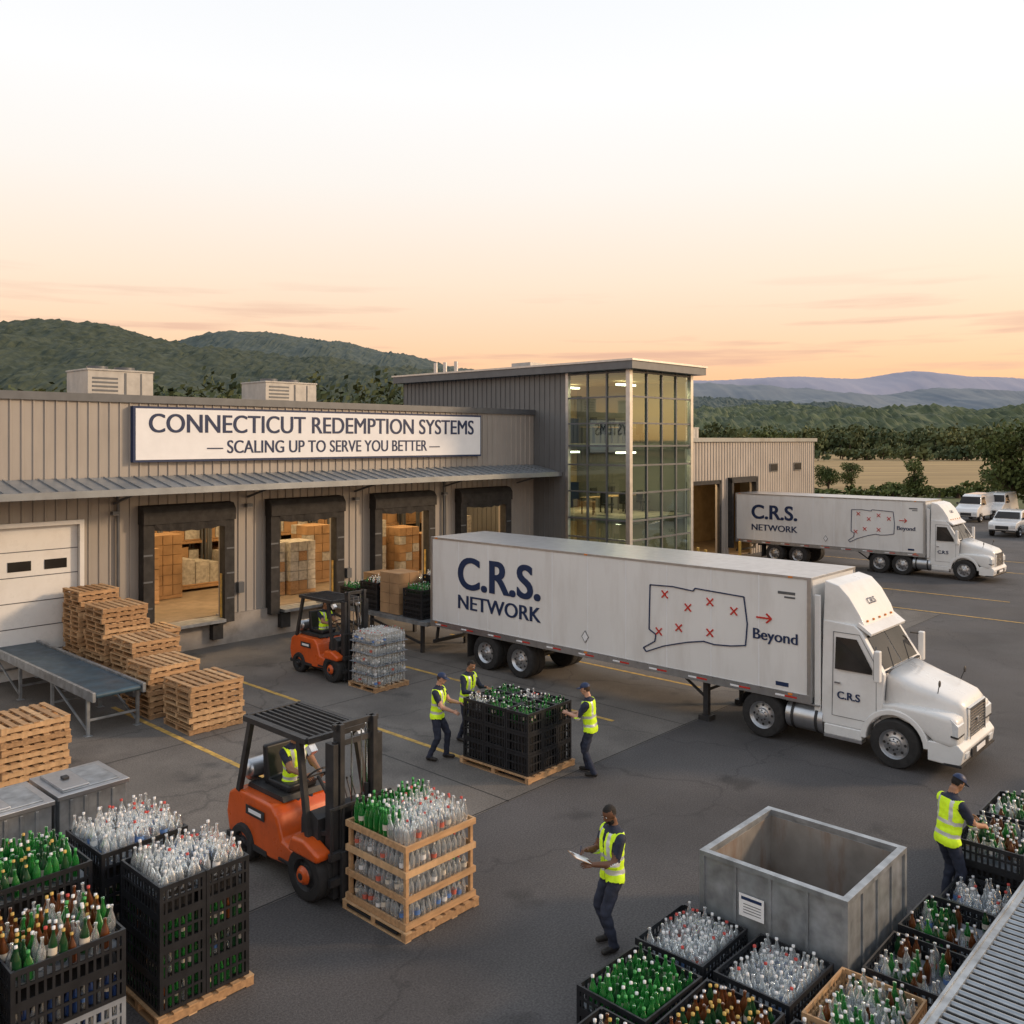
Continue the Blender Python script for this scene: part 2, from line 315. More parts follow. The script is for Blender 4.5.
for (x,y,m,hh) in ((13.5,30.2,'carton',5),(14.7,30.9,'carton',6),(17.5,28.6,'carton2',5),(18.7,28.4,'carton2',5),(22.2,29.2,'carton',5),(23.4,30.0,'carton2',6),(26.3,29.4,'carton',4),(27.5,29.0,'carton2',6),(20.5,30,'carton',6),(12.3,30.4,'carton2',4),(24.9,29.6,'carton',5)):
    for k in range(hh):
        for i in range(3):
            for j in range(3): b.box(x+i*.37+.01,x+i*.37+.355,y+j*.37+R.uniform(-.015,.015),y+j*.37+.35,1.05+k*.36,1.05+k*.36+.345,m if R.random()<.8 else R.choice(['carton','wood2','carton2']))
    b.box(x,x+1.1,y,y+1.1,.92,1.04,'wood1')
b.obj('warehouse_goods',(0,0,0),TH,dock)
def lampat(x,y,z,e,par,sx=1.6,col=(1,.66,.32)):
    b=MB(); b.box(x-sx/2,x+sx/2,y-.12,y+.12,z,z+.08,'glow'); b.obj('ceiling_lamp',(0,0,0),TH,par)
    l=bpy.data.lights.new('ceiling_lamp_light','AREA'); l.energy=e; l.color=col; l.size=sx; l.shape='SQUARE'
    o=bpy.data.objects.new('ceiling_lamp_light',l); bpy.context.collection.objects.link(o); o.parent=par; o.location=(x,y,z-.05)
for x in (13.7,18,22.5,27):
    lampat(x,28.2,6.0,120,dock); lampat(x,31.3,6.0,100,dock)
b=MB(); b.box(12.0,26.7,FV-.22,FV-.045,5.93,7.62,'navy'); b.box(12.07,26.63,FV-.235,FV-.22,6.0,7.55,'paper')
sign=b.obj('building_sign',(0,0,0),TH,dock)
text('CONNECTICUT REDEMPTION SYSTEMS',.83,sign,MF((19.35,FV-.239,7.08)),'navy','sign_title',0,xs=.94,fat=.018)
text('— SCALING UP TO SERVE YOU BETTER —',.60,sign,MF((19.35,FV-.239,6.36)),'navy','sign_subtitle',0,xs=.88,fat=.012)
def hvac(x,y,w,d,h,z):
    b=MB(); b.box(0,w,0,d,.12,h,'hvac'); b.box(.1,w-.1,.1,d-.1,0,.12,'trim')
    for k in range(6): b.box(.15,w*.45,-.012,0,.3+k*.14,.37+k*.14,'trim')
    b.box(w*.55,w*.58,-.02,0,.15,h-.05,'trim'); b.box(w*.8,w*.82,-.02,0,.15,h-.05,'trim'); b.box(-.03,w+.03,-.03,d+.03,h,h+.06,'hvac')
    b.cyl((w*.3,d*.5,h+.06),(w*.3,d*.5,h+.2),.35,'trim',16); b.cyl((w*.72,d*.5,h+.06),(w*.72,d*.5,h+.2),.35,'trim',16)
    o=b.obj('rooftop_hvac_unit',(0,0,0),TH,None,.02); o.location=W(x,y,z); return o
hvac(12.7,31.5,2.3,1.8,1.3,7.7); hvac(19.6,31.5,2.4,1.8,1.2,7.7); hvac(46.5,29,1.6,1.4,.7,6.6)
# ---------------- office tower
b=MB(); U0,U1,V0,V1,HZ=30.3,35.1,21.5,35.7,9.5
def siding_y(b,x,y0,y1,z0,z1,m,out=-1,t=.12,pitch=.3):
    b.box(x,x+t,y0,y1,z0,z1,m)
    k=math.ceil((y0+.04)/pitch)
    while k*pitch<y1-.04:
        y=k*pitch; b.box(x-.03,x-.001,y-.02,y+.02,z0,z1,m); k+=1
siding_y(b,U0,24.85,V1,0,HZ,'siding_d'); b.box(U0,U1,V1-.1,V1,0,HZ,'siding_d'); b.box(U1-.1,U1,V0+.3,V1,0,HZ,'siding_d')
b.box(U0-.45,U1+.45,V0-.45,V1+.3,HZ,HZ+.32,'trim'); b.box(U0-.5,U1+.5,V0-.5,V1+.35,HZ+.32,HZ+.40,'alu')
for z in (.1,3.1,6.2): b.box(U0+.15,U1-.12,V0+.2,V1-.1,z,z+.22,'concrete')
b.box(U0+.2,U1-.12,28.0,28.15,.3,HZ,'inwall'); b.box(U0+.15,U1-.12,V0+.2,28,9.2,9.3,'inwall')
for z in (.35,3.35,6.45):
    b.box(U0+.5,U0+1.7,27.4,27.9,z,z+1.9,'wood2'); b.box(U0+2.6,U0+4.2,27.5,27.9,z,z+1.2,'navy')
    for k in range(3):
        x=U0+.8+k*1.35; b.box(x,x+1.0,24,24.7,z+.70,z+.74,'wood3'); b.box(x+.3,x+.75,24.35,24.4,z+.85,z+1.15,'frame')
        for a in (.04,.92):
            for c in (24.02,24.64): b.box(x+a,x+a+.05,c,c+.05,z,z+.70,'frame')
        b.prism([(23.4,z+.4),(23.4,z+.48),(23.75,z+.48),(23.75,z+.95),(23.82,z+.95),(23.82,z+.4)],x+.5,lambda y,z:.22,'black'); b.cyl((x+.5,23.6,z),(x+.5,23.6,z+.4),.04,'frame',8)
tower=b.obj('office_tower_building',(0,0,0),TH)
b=MB(); b.add([(U0+.05,V0+.1,.3),(U0+.05,24.8,.3),(U0+.05,24.8,HZ),(U0+.05,V0+.1,HZ)],[(0,1,2,3)],'glass')
b.add([(U0+.1,V0+.05,.3),(U1-.1,V0+.05,.3),(U1-.1,V0+.05,HZ),(U0+.1,V0+.05,HZ)],[(0,1,2,3)],'glass'); b.obj('glazing',(0,0,0),TH,tower)
b=MB(); b.box(U0-.04,U0+.16,V0-.04,V0+.16,0,HZ,'alu'); b.box(U1-.16,U1+.04,V0-.04,V0+.16,0,HZ,'alu'); b.box(U0-.04,U0+.14,24.72,24.86,0,HZ,'alu')
rows=[.15,1.3,2.45,3.25,4.4,5.55,6.35,7.3,8.4,HZ-.08]
for i in range(1,3): v=V0+.16+(24.72-V0-.16)*i/3; b.box(U0-.01,U0+.1,v-.03,v+.03,0,HZ,'trim')
for i in range(1,4): u=U0+.16+(U1-.32-U0)*i/4; b.box(u-.035,u+.035,V0-.01,V0+.1,0,HZ,'trim')
for z in rows:
    b.box(U0-.005,U0+.09,V0+.16,24.72,z-.03,z+.03,'trim'); b.box(U0+.16,U1-.16,V0-.005,V0+.09,z-.035,z+.035,'trim')
b.obj('curtain_wall_mullions',(0,0,0),TH,tower)
for z in (2.9,6.0,9.0): lampat(32.7,23.4,z,120,tower,1.2); lampat(32.7,26.6,z,100,tower,1.2)
b=MB()
b.box(31.5,32.9,28,29.2,HZ+.4,HZ+.75,'hvac'); b.obj('roof_vent_box',(0,0,0),TH,tower)
b=MB()
for y in (32.4,33.2,33.9): b.cyl((30.9,y,HZ+.4),(30.9,y,HZ+1.0),.1,'alu',10)
b.obj('roof_vent_pipes',(0,0,0),TH,tower)
# ---------------- annex
AV=25.3; b=MB()
siding(b,35.1,40.9,AV,0,6.5,'siding_l'); siding(b,43.9,56.2,AV,4.2,6.5,'siding_l'); siding(b,40.9,43.9,AV,4.2,6.5,'siding_l'); siding(b,43.9,45.2,AV,0,4.2,'siding_l'); siding(b,47.8,56.2,AV,0,4.2,'siding_l')
b.box(56.0,56.2,AV+.12,40,0,6.5,'siding_l'); b.box(35.1,56.2,39.9,40,0,6.5,'siding_l'); b.box(35,56.4,AV-.12,AV+.2,6.5,6.72,'canopy'); b.box(35.1,56.2,AV+.2,40,6.5,6.6,'canopy')
b.box(35.1,56,30.5,30.6,0,6.4,'inwall'); b.box(35.1,56,AV+.15,30.5,.02,.06,'infloor')
b.box(40.7,40.9,AV-.15,AV,0,4.4,'rubber'); b.box(43.9,44.1,AV-.15,AV,0,4.4,'rubber'); b.box(40.7,44.1,AV-.15,AV,4.2,4.4,'rubber')
b.box(45.0,45.2,AV-.3,AV,0.6,4.4,'rubber'); b.box(47.8,48,AV-.3,AV,0.6,4.4,'rubber'); b.box(45,48,AV-.3,AV,4.2,4.5,'rubber')
for k in range(5):
    for j in range(4): b.box(41+k*.6,41.5+k*.6,28.2,28.8,.1+j*.7,.7+j*.7,R.choice(['carton','carton','wood2']))
for u in (50.0,53.2): b.box(u,u+1.0,AV-.06,AV-.036,4.7,5.2,'trim'); b.box(u+.05,u+.95,AV-.065,AV-.06,4.75,5.15,'dglass')
b.box(51.5,52.5,AV-.05,AV-.036,0,2.1,'white')
annex=b.obj('annex_building',(0,0,0),TH)
lampat(42.5,27.0,5.9,300,annex)
for u,v in ((40.4,24.4),(44.4,24.2),(39.8,23.6),(11.7,25.9)):
    b=MB(); b.cyl((0,0,0),(0,0,1.05),.08,'capy',12); b.ell((0,0,1.05),(.08,.08,.05),'capy'); put(b,'bollard',u,v)
# ---------------- bottles
def bottle(b,x,y,z,h,r,m,cap,n=8,tilt=0):
    prof=[(0,0),(r*.9,0),(r,.02*h/.3),(r,.50*h),(r*.9,.58*h),(r*.45,.76*h),(r*.33,.82*h),(r*.33,.92*h)]
    ca=R.uniform(-tilt,tilt);cb=R.uniform(-tilt,tilt); ax=Vector((ca,cb,1))
    b.lathe(prof,(x,y,z),ax,m,n)
    axn=ax.normalized(); o=Vector((x,y,z))+axn*(.915*h)
    if R.random()<.32: b.lathe([(r*1.02,.26*h),(r*1.02,.46*h)],(x,y,z),ax,'label' if m!='bclear' else R.choice(['labelb','capw','labelr','capw','label']),n)
    b.lathe([(r*.40,0),(r*.40,.075*h),(0,.078*h)],o,ax,cap,n)
def bottles(b,x0,x1,y0,y1,z,h,r,kinds,n=8,tilt=.08,perim=False,fill=1.0,zone=None):
    sp=r*2.12; nx=int((x1-x0)/sp); ny=int((y1-y0)/sp)
    for i in range(nx):
        for j in range(ny):
            if perim and not(i in(0,) or j in (0,)): continue
            if R.random()>fill: continue
            k=kinds if zone is None else zone(i/nx,j/ny)
            m,c=R.choice(k)
            bottle(b,x0+sp*(i+.5)+R.uniform(-.008,.008),y0+sp*(j+.5)+R.uniform(-.008,.008),z+R.uniform(-.03,.03),h*R.uniform(.86,1.12),r*R.uniform(.86,1.0),m,c,n,tilt)
CL=[('bclear','bclear'),('bclear','bclear'),('bclear','capw'),('bclear','bclear'),('bclear','capw'),('bclear','capb'),('bclear','capr')]
GR=[('bgreen','bgreen'),('bgreen','capw'),('bgreen','bgreen'),('bdark','bdark'),('bgreen','capg')]
BR=[('bbrown','capy'),('bbrown','capb'),('bbrown','bbrown'),('bdark','capy')]
MX=CL+GR+BR+[('bclear','capr')]
MX2=CL[:4]+GR+BR+BR+[('bbrown','capr'),('bbrown','capw'),('bdark','capw')]
DK=[('bdark','capb'),('bbrown','capb'),('bclear','capb'),('bgreen','bgreen'),('bclear','bclear')]
def crate(b,x0,y0,z0,sx,sy,sz,m='black',core=None):
    x1,y1,z1=x0+sx,y0+sy,z0+sz; t=.022
    b.box(x0+t,x1-t,y0+t,y1-t,z0+.01,z0+.03,m)
    if core: b.box(x0+.09,x1-.09,y0+.09,y1-.09,z0+.03,z1-.04,core)
    for (xa,ya) in ((x0,y0),(x1-.045,y0),(x0,y1-.045),(x1-.045,y1-.045)): b.box(xa,xa+.045,ya,ya+.045,z0,z1,m)
    for za,h in ((z0,.04),(z1-.055,.055),(z0+sz*.5-.012,.03)):
        b.box(x0+.045,x1-.045,y0,y0+t,za,za+h,m); b.box(x0+.045,x1-.045,y1-t,y1,za,za+h,m)
        b.box(x0,x0+t,y0+.045,y1-.045,za,za+h,m); b.box(x1-t,x1,y0+.045,y1-.045,za,za+h,m)
    n=max(3,int(sx/.075)); 
    for i in range(1,n): x=x0+sx*i/n; b.box(x-.014,x+.014,y0+.004,y0+t-.004,z0+.04,z1-.045,m); b.box(x-.014,x+.014,y1-t+.004,y1-.004,z0+.04,z1-.045,m)
    n=max(3,int(sy/.075))
    for i in range(1,n): y=y0+sy*i/n; b.box(x0+.004,x0+t-.004,y-.014,y+.014,z0+.04,z1-.045,m); b.box(x1-t+.004,x1-.004,y-.014,y+.014,z0+.04,z1-.045,m)
def pallet(b,x0,y0,z0,sx,sy):
    w=lambda:R.choice(['wood1','wood2','wood3'])
    for i in range(3): y=y0+(sy-.09)*i/2; b.box(x0+.002,x0+sx-.002,y,y+.09,z0+.02,z0+.11,w())
    n=max(6,int(sx/.17))
    for i in range(n): x=x0+(sx-.11)*i/(n-1); e=R.uniform(0,.012); b.box(x,x+.11,y0-.004-e,y0+sy+.004+e,z0+.11,z0+.13,w())
    for i in range(4): x=x0+(sx-.1)*i/3; b.box(x,x+.1,y0,y0+sy,z0,z0+.02,w())
def crate_stack(u,v,sx,sy,tiers,h,kinds,m='black',mlow=None,wood=True,perk=None,bh=.34,br=.05,n=9,two=False,yaw=0):
    b=MB(); z=.0
    if wood: pallet(b,-.04,-.04,0,sx+.08,sy+.08); z=.135
    for t in range(tiers):
        mm=(mlow if (mlow and t<tiers-2) else m)
        if two: crate(b,0,0,z,sx/2-.004,sy,h,mm,'rubber'); crate(b,sx/2+.004,0,z,sx/2-.004,sy,h,mm,'rubber')
        else: crate(b,0,0,z,sx,sy,h,mm,None)
        if t<tiers-1: bottles(b,.03,sx-.03,.03,sy-.03,z+.03,h-.06,.038,perk or kinds,6,0,True)
        z+=h
    b.box(.03,sx-.03,.03,sy-.03,z-.2,z-.18,'gcrate')
    bottles(b,.03,sx-.03,.03,sy-.03,z-.14,bh,br,kinds,n,.09,fill=.95)
    return put(b,'bottle_crate_stack',u,v,0,yaw)
crate_stack(4.72,9.75,1.12,1.0,4,.36,CL,perk=GR+DK,two=True,n=10)
crate_stack(4.62,11.05,1.12,1.05,4,.36,CL,perk=DK,n=10,yaw=.02)
crate_stack(3.10,9.5,1.12,1.05,4,.355,MX2,mlow='gcrate',perk=[('bblue','capb'),('bclear','capb')],wood=False,n=10,yaw=-.015)
crate_stack(3.35,10.9,1.1,1.1,4,.37,GR+[('bdark','capy')],perk=DK,n=10)
crate_stack(1.9,9.6,1.05,1.0,4,.36,MX2,perk=DK,n=8)
def one_crate(u,v,sx,sy,z1,kinds,m='black',h=.3,n=10,fill=.97,bh=.30,br=.052,yaw=0):
    b=MB(); k=max(1,round(z1/h)); hh=z1/k
    for t in range(k): crate(b,0,0,t*hh,sx,sy,hh,m,'rubber' if t<k-1 else None)
    b.box(.03,sx-.03,.03,sy-.03,(k-1)*hh+.03,(k-1)*hh+.05,'gcrate')
    bottles(b,.035,sx-.035,.035,sy-.035,z1-bh*.68,bh,br,kinds,n,.06,fill=fill)
    return put(b,'bottle_crate',u,v,0,yaw)
one_crate(9.08,5.42,1.10,.93,.54,CL,yaw=.02); one_crate(9.08,4.36,1.10,.93,.54,CL,yaw=-.015); one_crate(9.1,3.3,1.10,.93,.54,CL[:3]+GR[:2]+DK,'wood1',yaw=.02)
one_crate(7.82,5.35,1.10,.93,.54,GR,yaw=-.02); one_crate(7.84,4.33,1.10,.93,.54,BR,yaw=.015); one_crate(7.84,3.3,1.10,.93,.54,CL)
one_crate(6.6,4.9,1.12,.95,.54,MX)
one_crate(10.35,3.22,1.03,.86,.54,DK,fill=.55,yaw=.015); one_crate(11.5,3.24,1.05,.86,.56,DK,fill=.5,yaw=-.02)
one_crate(12.68,3.24,.9,.75,.5,CL,fill=.75)
one_crate(13.75,3.22,1.1,.9,.92,DK,fill=.8); one_crate(15.0,3.22,1.1,.9,.92,DK,fill=.8)
# metal skip
b=MB(); X,Y,H=1.85,1.9,1.2; t=.05
b.box(0,X,0,Y,.08,.13,'rust'); b.box(0,t,0,Y,.13,H,'galv'); b.box(X-t,X,0,Y,.13,H,'galv'); b.box(t,X-t,0,t,.13,H,'galv'); b.box(t,X-t,Y-t,Y,.13,H,'galv')
for (a,c,d,e) in ((t,t+.006,t,Y-t),(X-t-.006,X-t,t,Y-t)): b.box(a,c,d,e,.14,H-.03,'rust')
b.box(t+.01,X-t-.01,t,t+.006,.14,H-.03,'rust'); b.box(t+.01,X-t-.01,Y-t-.006,Y-t,.14,H-.03,'rust')
r=.03
b.box(-r,t+.01,-r,Y+r,H,H+.06,'galv'); b.box(X-t-.01,X+r,-r,Y+r,H,H+.06,'galv'); b.box(t+.01,X-t-.01,-r,t+.01,H,H+.06,'galv'); b.box(t+.01,X-t-.01,Y-t-.01,Y+r,H,H+.06,'galv')
for k in range(1,4): b.box(-.022,-.001,Y*k/4-.02,Y*k/4+.02,.1,H,'galv'); b.box(X*k/4-.02,X*k/4+.02,-.022,-.001,.1,H,'galv')
for (xa,ya) in ((-.03,-.03),(X-.04,-.03),(-.03,Y-.04),(X-.04,Y-.04)): b.box(xa,xa+.07,ya,ya+.07,0,H-.002,'galv')
b.box(.2,.4,0,Y,0,.08,'frame'); b.box(X-.4,X-.2,0,Y,0,.08,'frame')
b.box(-.030,-.024,1.02,1.36,.62,.9,'paper'); b.box(-.032,-.030,1.05,1.33,.83,.87,'navy')
for k in range(4): b.box(-.032,-.030,1.06,1.3,.67+k*.035,.68+k*.035,'trim')
put(b,'steel_waste_bin',10.3,4.25,0,0,.008)
for (u,v) in ((5.5,14.7),(4.3,14.6),(3.0,14.6)):
    b=MB(); b.box(0,1.05,0,1.1,.12,.98,'galv'); b.box(-.04,1.09,-.04,1.14,.98,1.05,'alu'); b.box(.08,.97,.08,1.02,1.05,1.07,'galv')
    b.box(.08,.5,.1,1.0,1.07,1.1,'alu'); b.box(.25,.35,.5,.62,1.1,1.14,'frame')
    for k in range(4): b.box(.15+k*.22,.2+k*.22,-.02,0,.2,.95,'galv'); b.box(-.02,0,.15+k*.24,.2+k*.24,.2,.95,'galv')
    for x in (.05,.9):
        for y in (.05,.95): b.box(x,x+.1,y,y+.1,0,.12,'frame')
    put(b,'metal_container',u,v,0,R.uniform(-.04,.04),.008)
def pstack(u,v,n,s=1.25):
    b=MB()
    for k in range(n):
        b.T=Matrix.Translation((s/2+R.uniform(-.04,.04),s/2+R.uniform(-.04,.04),k*.137))@Matrix.Rotation(R.uniform(-.035,.035),4,'Z'); pallet(b,-s/2,-s/2,0,s,s)
    b.T=None; put(b,'wooden_pallet_stack',u,v)
pstack(9.85,18.85,8,1.3); pstack(9.75,20.65,9); pstack(10.1,22.3,11); pstack(10.0,23.8,16,1.2)
pstack(9.95,25.25,18,1.1); pstack(5.8,18.3,9); pstack(4.4,18.4,9); pstack(11.4,24.6,9,1.1)
b=MB(); L=6.6
b.box(.08,1.12,0,L,.92,.98,'belt'); b.cyl((.1,-.0,.93),(1.1,-.0,.93),.06,'belt',12)
b.box(0,.07,-.1,L,.82,1.03,'galv'); b.box(1.13,1.2,-.1,L,.82,1.03,'galv')
for y in (.25,2.3,4.4,6.4):
    for x in (.04,1.16): b.beam((x,y,0),(x,y,.82),.07,.07,'galv'); b.box(x-.08,x+.08,y-.08,y+.08,0,.015,'galv')
    b.beam((.04,y,.35),(1.16,y,.35),.05,.05,'galv'); 
for y in (.25,4.4):
    for x in (.04,1.16): b.beam((x,y,.1),(x,y+1.9,.8),.04,.04,'galv')
b.box(1.205,1.4,.6,1.0,.55,.85,'trim')
put(b,'belt_conveyor',8.25,20.3,0,0,.004)
b=MB(); L=14
b.box(0,L,1.05,1.12,.78,.93,'galv'); b.box(0,L,0,.07,.78,.93,'galv'); b.box(0,L,1.121,1.15,.86,.95,'galv')
k=0
while k*.125<L-.1: b.cyl((.07+k*.125,.07,.885),(.07+k*.125,1.05,.885),.034,'roller',10); k+=1
b.box(.0,L,.1,1.02,.70,.72,'frame')
for k in range(8):
    x=.3+k*1.9
    for y in (.04,1.08): b.beam((x,y,0),(x,y,.78),.06,.06,'galv')
    b.beam((x,.04,.3),(x,1.08,.3),.05,.05,'galv')
put(b,'roller_conveyor',7.4,1.88)
# ---------------- wheels
def wheel(b,c,r,w,side=-1,rim='alu',n=28):
    x,y,z=c; ax=(side,0,0)
    b.lathe([(r*.55,-w/2),(r*.93,-w/2),(r,-w/2+.04),(r,-.012),(r*.975,-.01),(r*.975,.01),(r,.012),(r,w/2-.04),(r*.94,w/2),(r*.60,w/2-.005)],c,ax,'tyre',n)
    b.lathe([(r*.60,w/2-.006),(r*.56,w/2-.03),(r*.50,w/2-.07),(r*.30,w/2-.05),(r*.27,w/2-.0),(r*.16,w/2+.01),(r*.14,w/2+.05),(0,w/2+.055)],c,ax,rim,n)
    b.lathe([(r*.6,-w/2+.01),(0,-w/2+.02)],c,ax,'frame',n)
    for k in range(8):
        t=k*math.pi/4; p=Vector((x+side*(w/2-.0),y+r*.22*math.cos(t),z+r*.22*math.sin(t))); b.cyl(p,p+Vector(ax)*.02,.016,'frame',6)
        p=Vector((x+side*(w/2-.062),y+r*.42*math.cos(t),z+r*.42*math.sin(t))); b.cyl(p,p+Vector(ax)*.008,.03,'frame',8)
def truck(name,u,v,L,drive):
    b=MB(); C=1.18
    b.box(.75,.87,.5,drive[-1]+.75,.72,.95,'frame'); b.box(1.5,1.62,.5,drive[-1]+.75,.72,.95,'frame')
    for y in [1.2]+drive: b.cyl((.3,y,.5),(2.06,y,.5),.07,'frame',8)
    wheel(b,(.2,1.2,.49),.49,.3); wheel(b,(2.16,1.2,.49),.49,.3,1)
    for y in drive: 
        wheel(b,(.3,y,.5),.5,.56,-1); wheel(b,(2.06,y,.5),.5,.56,1)
    b.box(.5,1.86,drive[0]-.4,drive[-1]+.5,.96,1.04,'frame')
    hw=lambda y,z:1.10-max(0,z-1.9)*.11
    s2=MB()
    s2.prism([(1.46,1.0),(1.40,1.83),(1.9,2.62),(2.05,2.74),(2.72,2.78),(2.72,.62),(1.85,.62)],C,hw,'white')
    s2.prism([(1.84,2.62),(1.98,2.95),(2.2,3.3),(2.42,3.52),(2.72,3.60),(2.72,2.70)],C,lambda y,z:1.0-max(0,z-2.9)*.14-max(0,2.3-y)*.30,'white')
    for s in (-1,1): s2.box(C+s*1.06-.025,C+s*1.06+.025,2.74,2.88,.7,3.3,'white')
    s2.prism([(-.04,.36),(-.08,.60),(.02,.72),(.55,.72),(.55,.34),(.02,.30)],C,lambda y,z:1.14-.30*max(0,.25-y),'white')
    s3=MB()
    s3.loft([(.0,.56,.70,1.28),(.03,.66,.66,1.40),(.14,.74,.62,1.50),(.45,.80,.62,1.60),(.9,.87,.62,1.73),(1.52,.96,.62,1.93)],C,'white',7)
    for s in (-1,1):
        s3.loft([(.02,.18,.70,1.10),(.05,.24,.66,1.19),(.16,.28,.64,1.25),(.4,.29,.66,1.28),(.66,.28,.86,1.28),(1.2,.26,1.04,1.28),(1.55,.22,.96,1.22)],C+s*.84,'white',6,28)
        X0=C+s*.74;X1=C+s*1.13; xa,xb=min(X0,X1),max(X0,X1); n=16;vs=[];fs=[]
        for k in range(n+1):
            a=math.radians(4+176*k/n)
            for rr in (.565,.68):
                for xx in (xa,xb): vs.append((xx,1.2-rr*math.cos(a),.5+rr*math.sin(a)))
        for k in range(n):
            o=4*k; fs+=[(o+2,o+6,o+7,o+3),(o,o+1,o+5,o+4),(o,o+4,o+6,o+2),(o+1,o+3,o+7,o+5)]
        s2.add(vs,fs,'white')
        b.prism([(.0,.88),(.0,1.08),(.13,1.20),(.34,1.22),(.34,.92)],C+s*.91,lambda y,z:.19,'lamp')
        b.prism([(.0,.845),(-.005,.88),(.34,.92),(.34,.88)],C+s*.91,lambda y,z:.2,'frame')
        b.box(C+s*1.095-.012,C+s*1.095+.012,.24,.36,.96,1.08,'amber')
    b.box(C-.55,C+.55,-.10,-.075,.40,.56,'frame'); b.box(C-.88,C-.68,-.085,-.06,.44,.54,'lamp'); b.box(C+.68,C+.88,-.085,-.06,.44,.54,'lamp')
    b.box(C-.28,C+.28,-.108,-.1,.44,.54,'paper'); b.box(C-1.1,C+1.1,-.062,.3,.30,.345,'frame')
    b.prism([(-.03,.74),(-.02,1.28),(.06,1.36),(.12,1.36),(.12,.74)],C,lambda y,z:.48,'frame')
    for k in range(9): z=.76+k*.058; b.box(C-.47,C+.47,-.045,-.025,z,z+.022,'chrome')
    b.box(C-.51,C-.475,-.05,.05,.72,1.33,'chrome'); b.box(C+.475,C+.51,-.05,.05,.72,1.33,'chrome'); b.box(C-.51,C+.51,-.05,.03,1.30,1.34,'chrome')
    b.box(C-.06,C+.06,-.056,-.046,.98,1.06,'alu')
    # bonnet seam and cowl line
    for s in (-1,1): b.beam((C+s*.985,1.42,1.30),(C+s*.95,1.40,1.84),.014,.02,'trim')
    def ws(t,x): return (x,1.40+.5*t-.012,1.83+.79*t+.008)
    for x0,x1 in ((-.93,-.02),(.02,.93)):
        b.add([ws(.10,C+x0),ws(.10,C+x1),ws(.88,C+x1*.96),ws(.88,C+x0*.96)],[(0,1,2,3)],'dglass')
    b.beam(ws(.04,C-.95),ws(.04,C+.95),.05,.035,'frame'); b.prism([(1.72,2.55),(1.70,2.60),(1.98,2.80),(2.0,2.72)],C,lambda y,z:.97,'white')
    for x in (-.5,.4): b.beam(ws(.08,C+x),ws(.5,C+x+.25),.015,.02,'frame')
    for s in (-1,1):
        P=[(1.64,1.80),(1.64,1.90),(1.98,2.46),(2.42,2.46),(2.42,1.80)]
        b.add([(C+s*(hw(y,z)+.006),y,z) for y,z in P],[(0,1,2,3,4) if s>0 else (4,3,2,1,0)],'dglass')
        P=[(1.56,.82),(1.56,1.98),(1.93,2.56),(2.48,2.56),(2.48,.82),(1.56,.82)]
        for i in range(5):
            (y0,z0),(y1,z1)=P[i],P[i+1]; b.beam((C+s*(hw(y0,z0)+.001),y0,z0),(C+s*(hw(y1,z1)+.001),y1,z1),.010,.010,'trim')
        b.box(C+s*1.115-.012,C+s*1.115+.012,2.3,2.42,1.5,1.54,'chrome')
        b.beam((C+s*1.0,1.6,2.35),(C+s*1.26,1.5,2.3),.03,.03,'frame'); b.beam((C+s*1.05,1.55,1.75),(C+s*1.26,1.5,1.8),.03,.03,'frame')
        s2.box(C+s*1.28-.07,C+s*1.28+.07,1.40,1.52,1.72,2.35,'white')
        b.box(C+s*1.28-.055,C+s*1.28+.055,1.522,1.526,1.76,2.3,'chrome')
        b.cyl((C+s*.70,.5,1.53),(C+s*.80,.44,1.74),.010,'frame',6); b.ell((C+s*.80,.43,1.78),(.06,.02,.07),'frame',10,6)
        b.box(C+s*1.0-.12,C+s*1.0+.12,1.85,2.65,.34,.40,'alu'); s2.box(C+s*1.02-.1,C+s*1.02+.1,1.85,2.65,.40,.62,'white')
        b.cyl((C+s*.86,2.68,.62),(C+s*.86,3.5,.62),.30,'alu',24)
        for y in (2.82,3.35): b.lathe([(.305,-.03),(.315,-.03),(.315,.03),(.305,.03)],(C+s*.86,y,.62),(0,1,0),'frame',20)
        b.box(C+s*.95-.18,C+s*.95+.18,2.75,3.5,.93,.96,'alu')
        n=8;vs=[];fs=[]; y=drive[-1]
        for k in range(n+1):
            a=math.radians(75+95*k/n)
            for xx in (C+s*.62,C+s*1.16): vs.append((xx,y-.6*math.cos(a),.5+.6*math.sin(a)))
        for k in range(n): fs.append((2*k,2*k+1,2*k+3,2*k+2))
        b.add(vs,fs,'frame')
    b.cyl((2.2,2.84,1.0),(2.2,2.84,3.3),.07,'chrome',12)
    for k in range(5): b.ell((C-.66+k*.33,1.90,2.80),(.04,.03,.025),'amber',8,4)
    y0=2.92; z0,z1=1.08,3.66
    b.box(.02,2.34,y0,L,z0,z1-.05,'trailer'); b.box(0,2.36,y0-.02,L+.01,z1-.05,z1,'alu')
    b.box(-.005,2.365,y0+.01,L,z0-.12,z0+.06,'alu')
    for (x,y) in ((0,y0-.015),(2.28,y0-.015),(0,L-.07),(2.28,L-.07)): b.box(x,x+.08,y,y+.09,z0-.1,z1-.05,'alu')
    n=int((L-y0)/1.22)
    for k in range(1,n+1):
        y=y0+k*(L-y0)/(n+1); b.box(.013,.02,y-.012,y+.012,z0+.06,z1-.05,'paper')
    y=y0+.25
    while y<L-.2: b.cyl((.014,y,z0+.03),(-.008,y,z0+.03),.008,'frame',6); y+=.3
    y=y0+.3
    while y<L-.3: b.box(-.009,-.005,y,y+.28,z0-.06,z0-.02,'red'); b.box(-.009,-.005,y+.28,y+.5,z0-.06,z0-.02,'paper'); y+=1.1
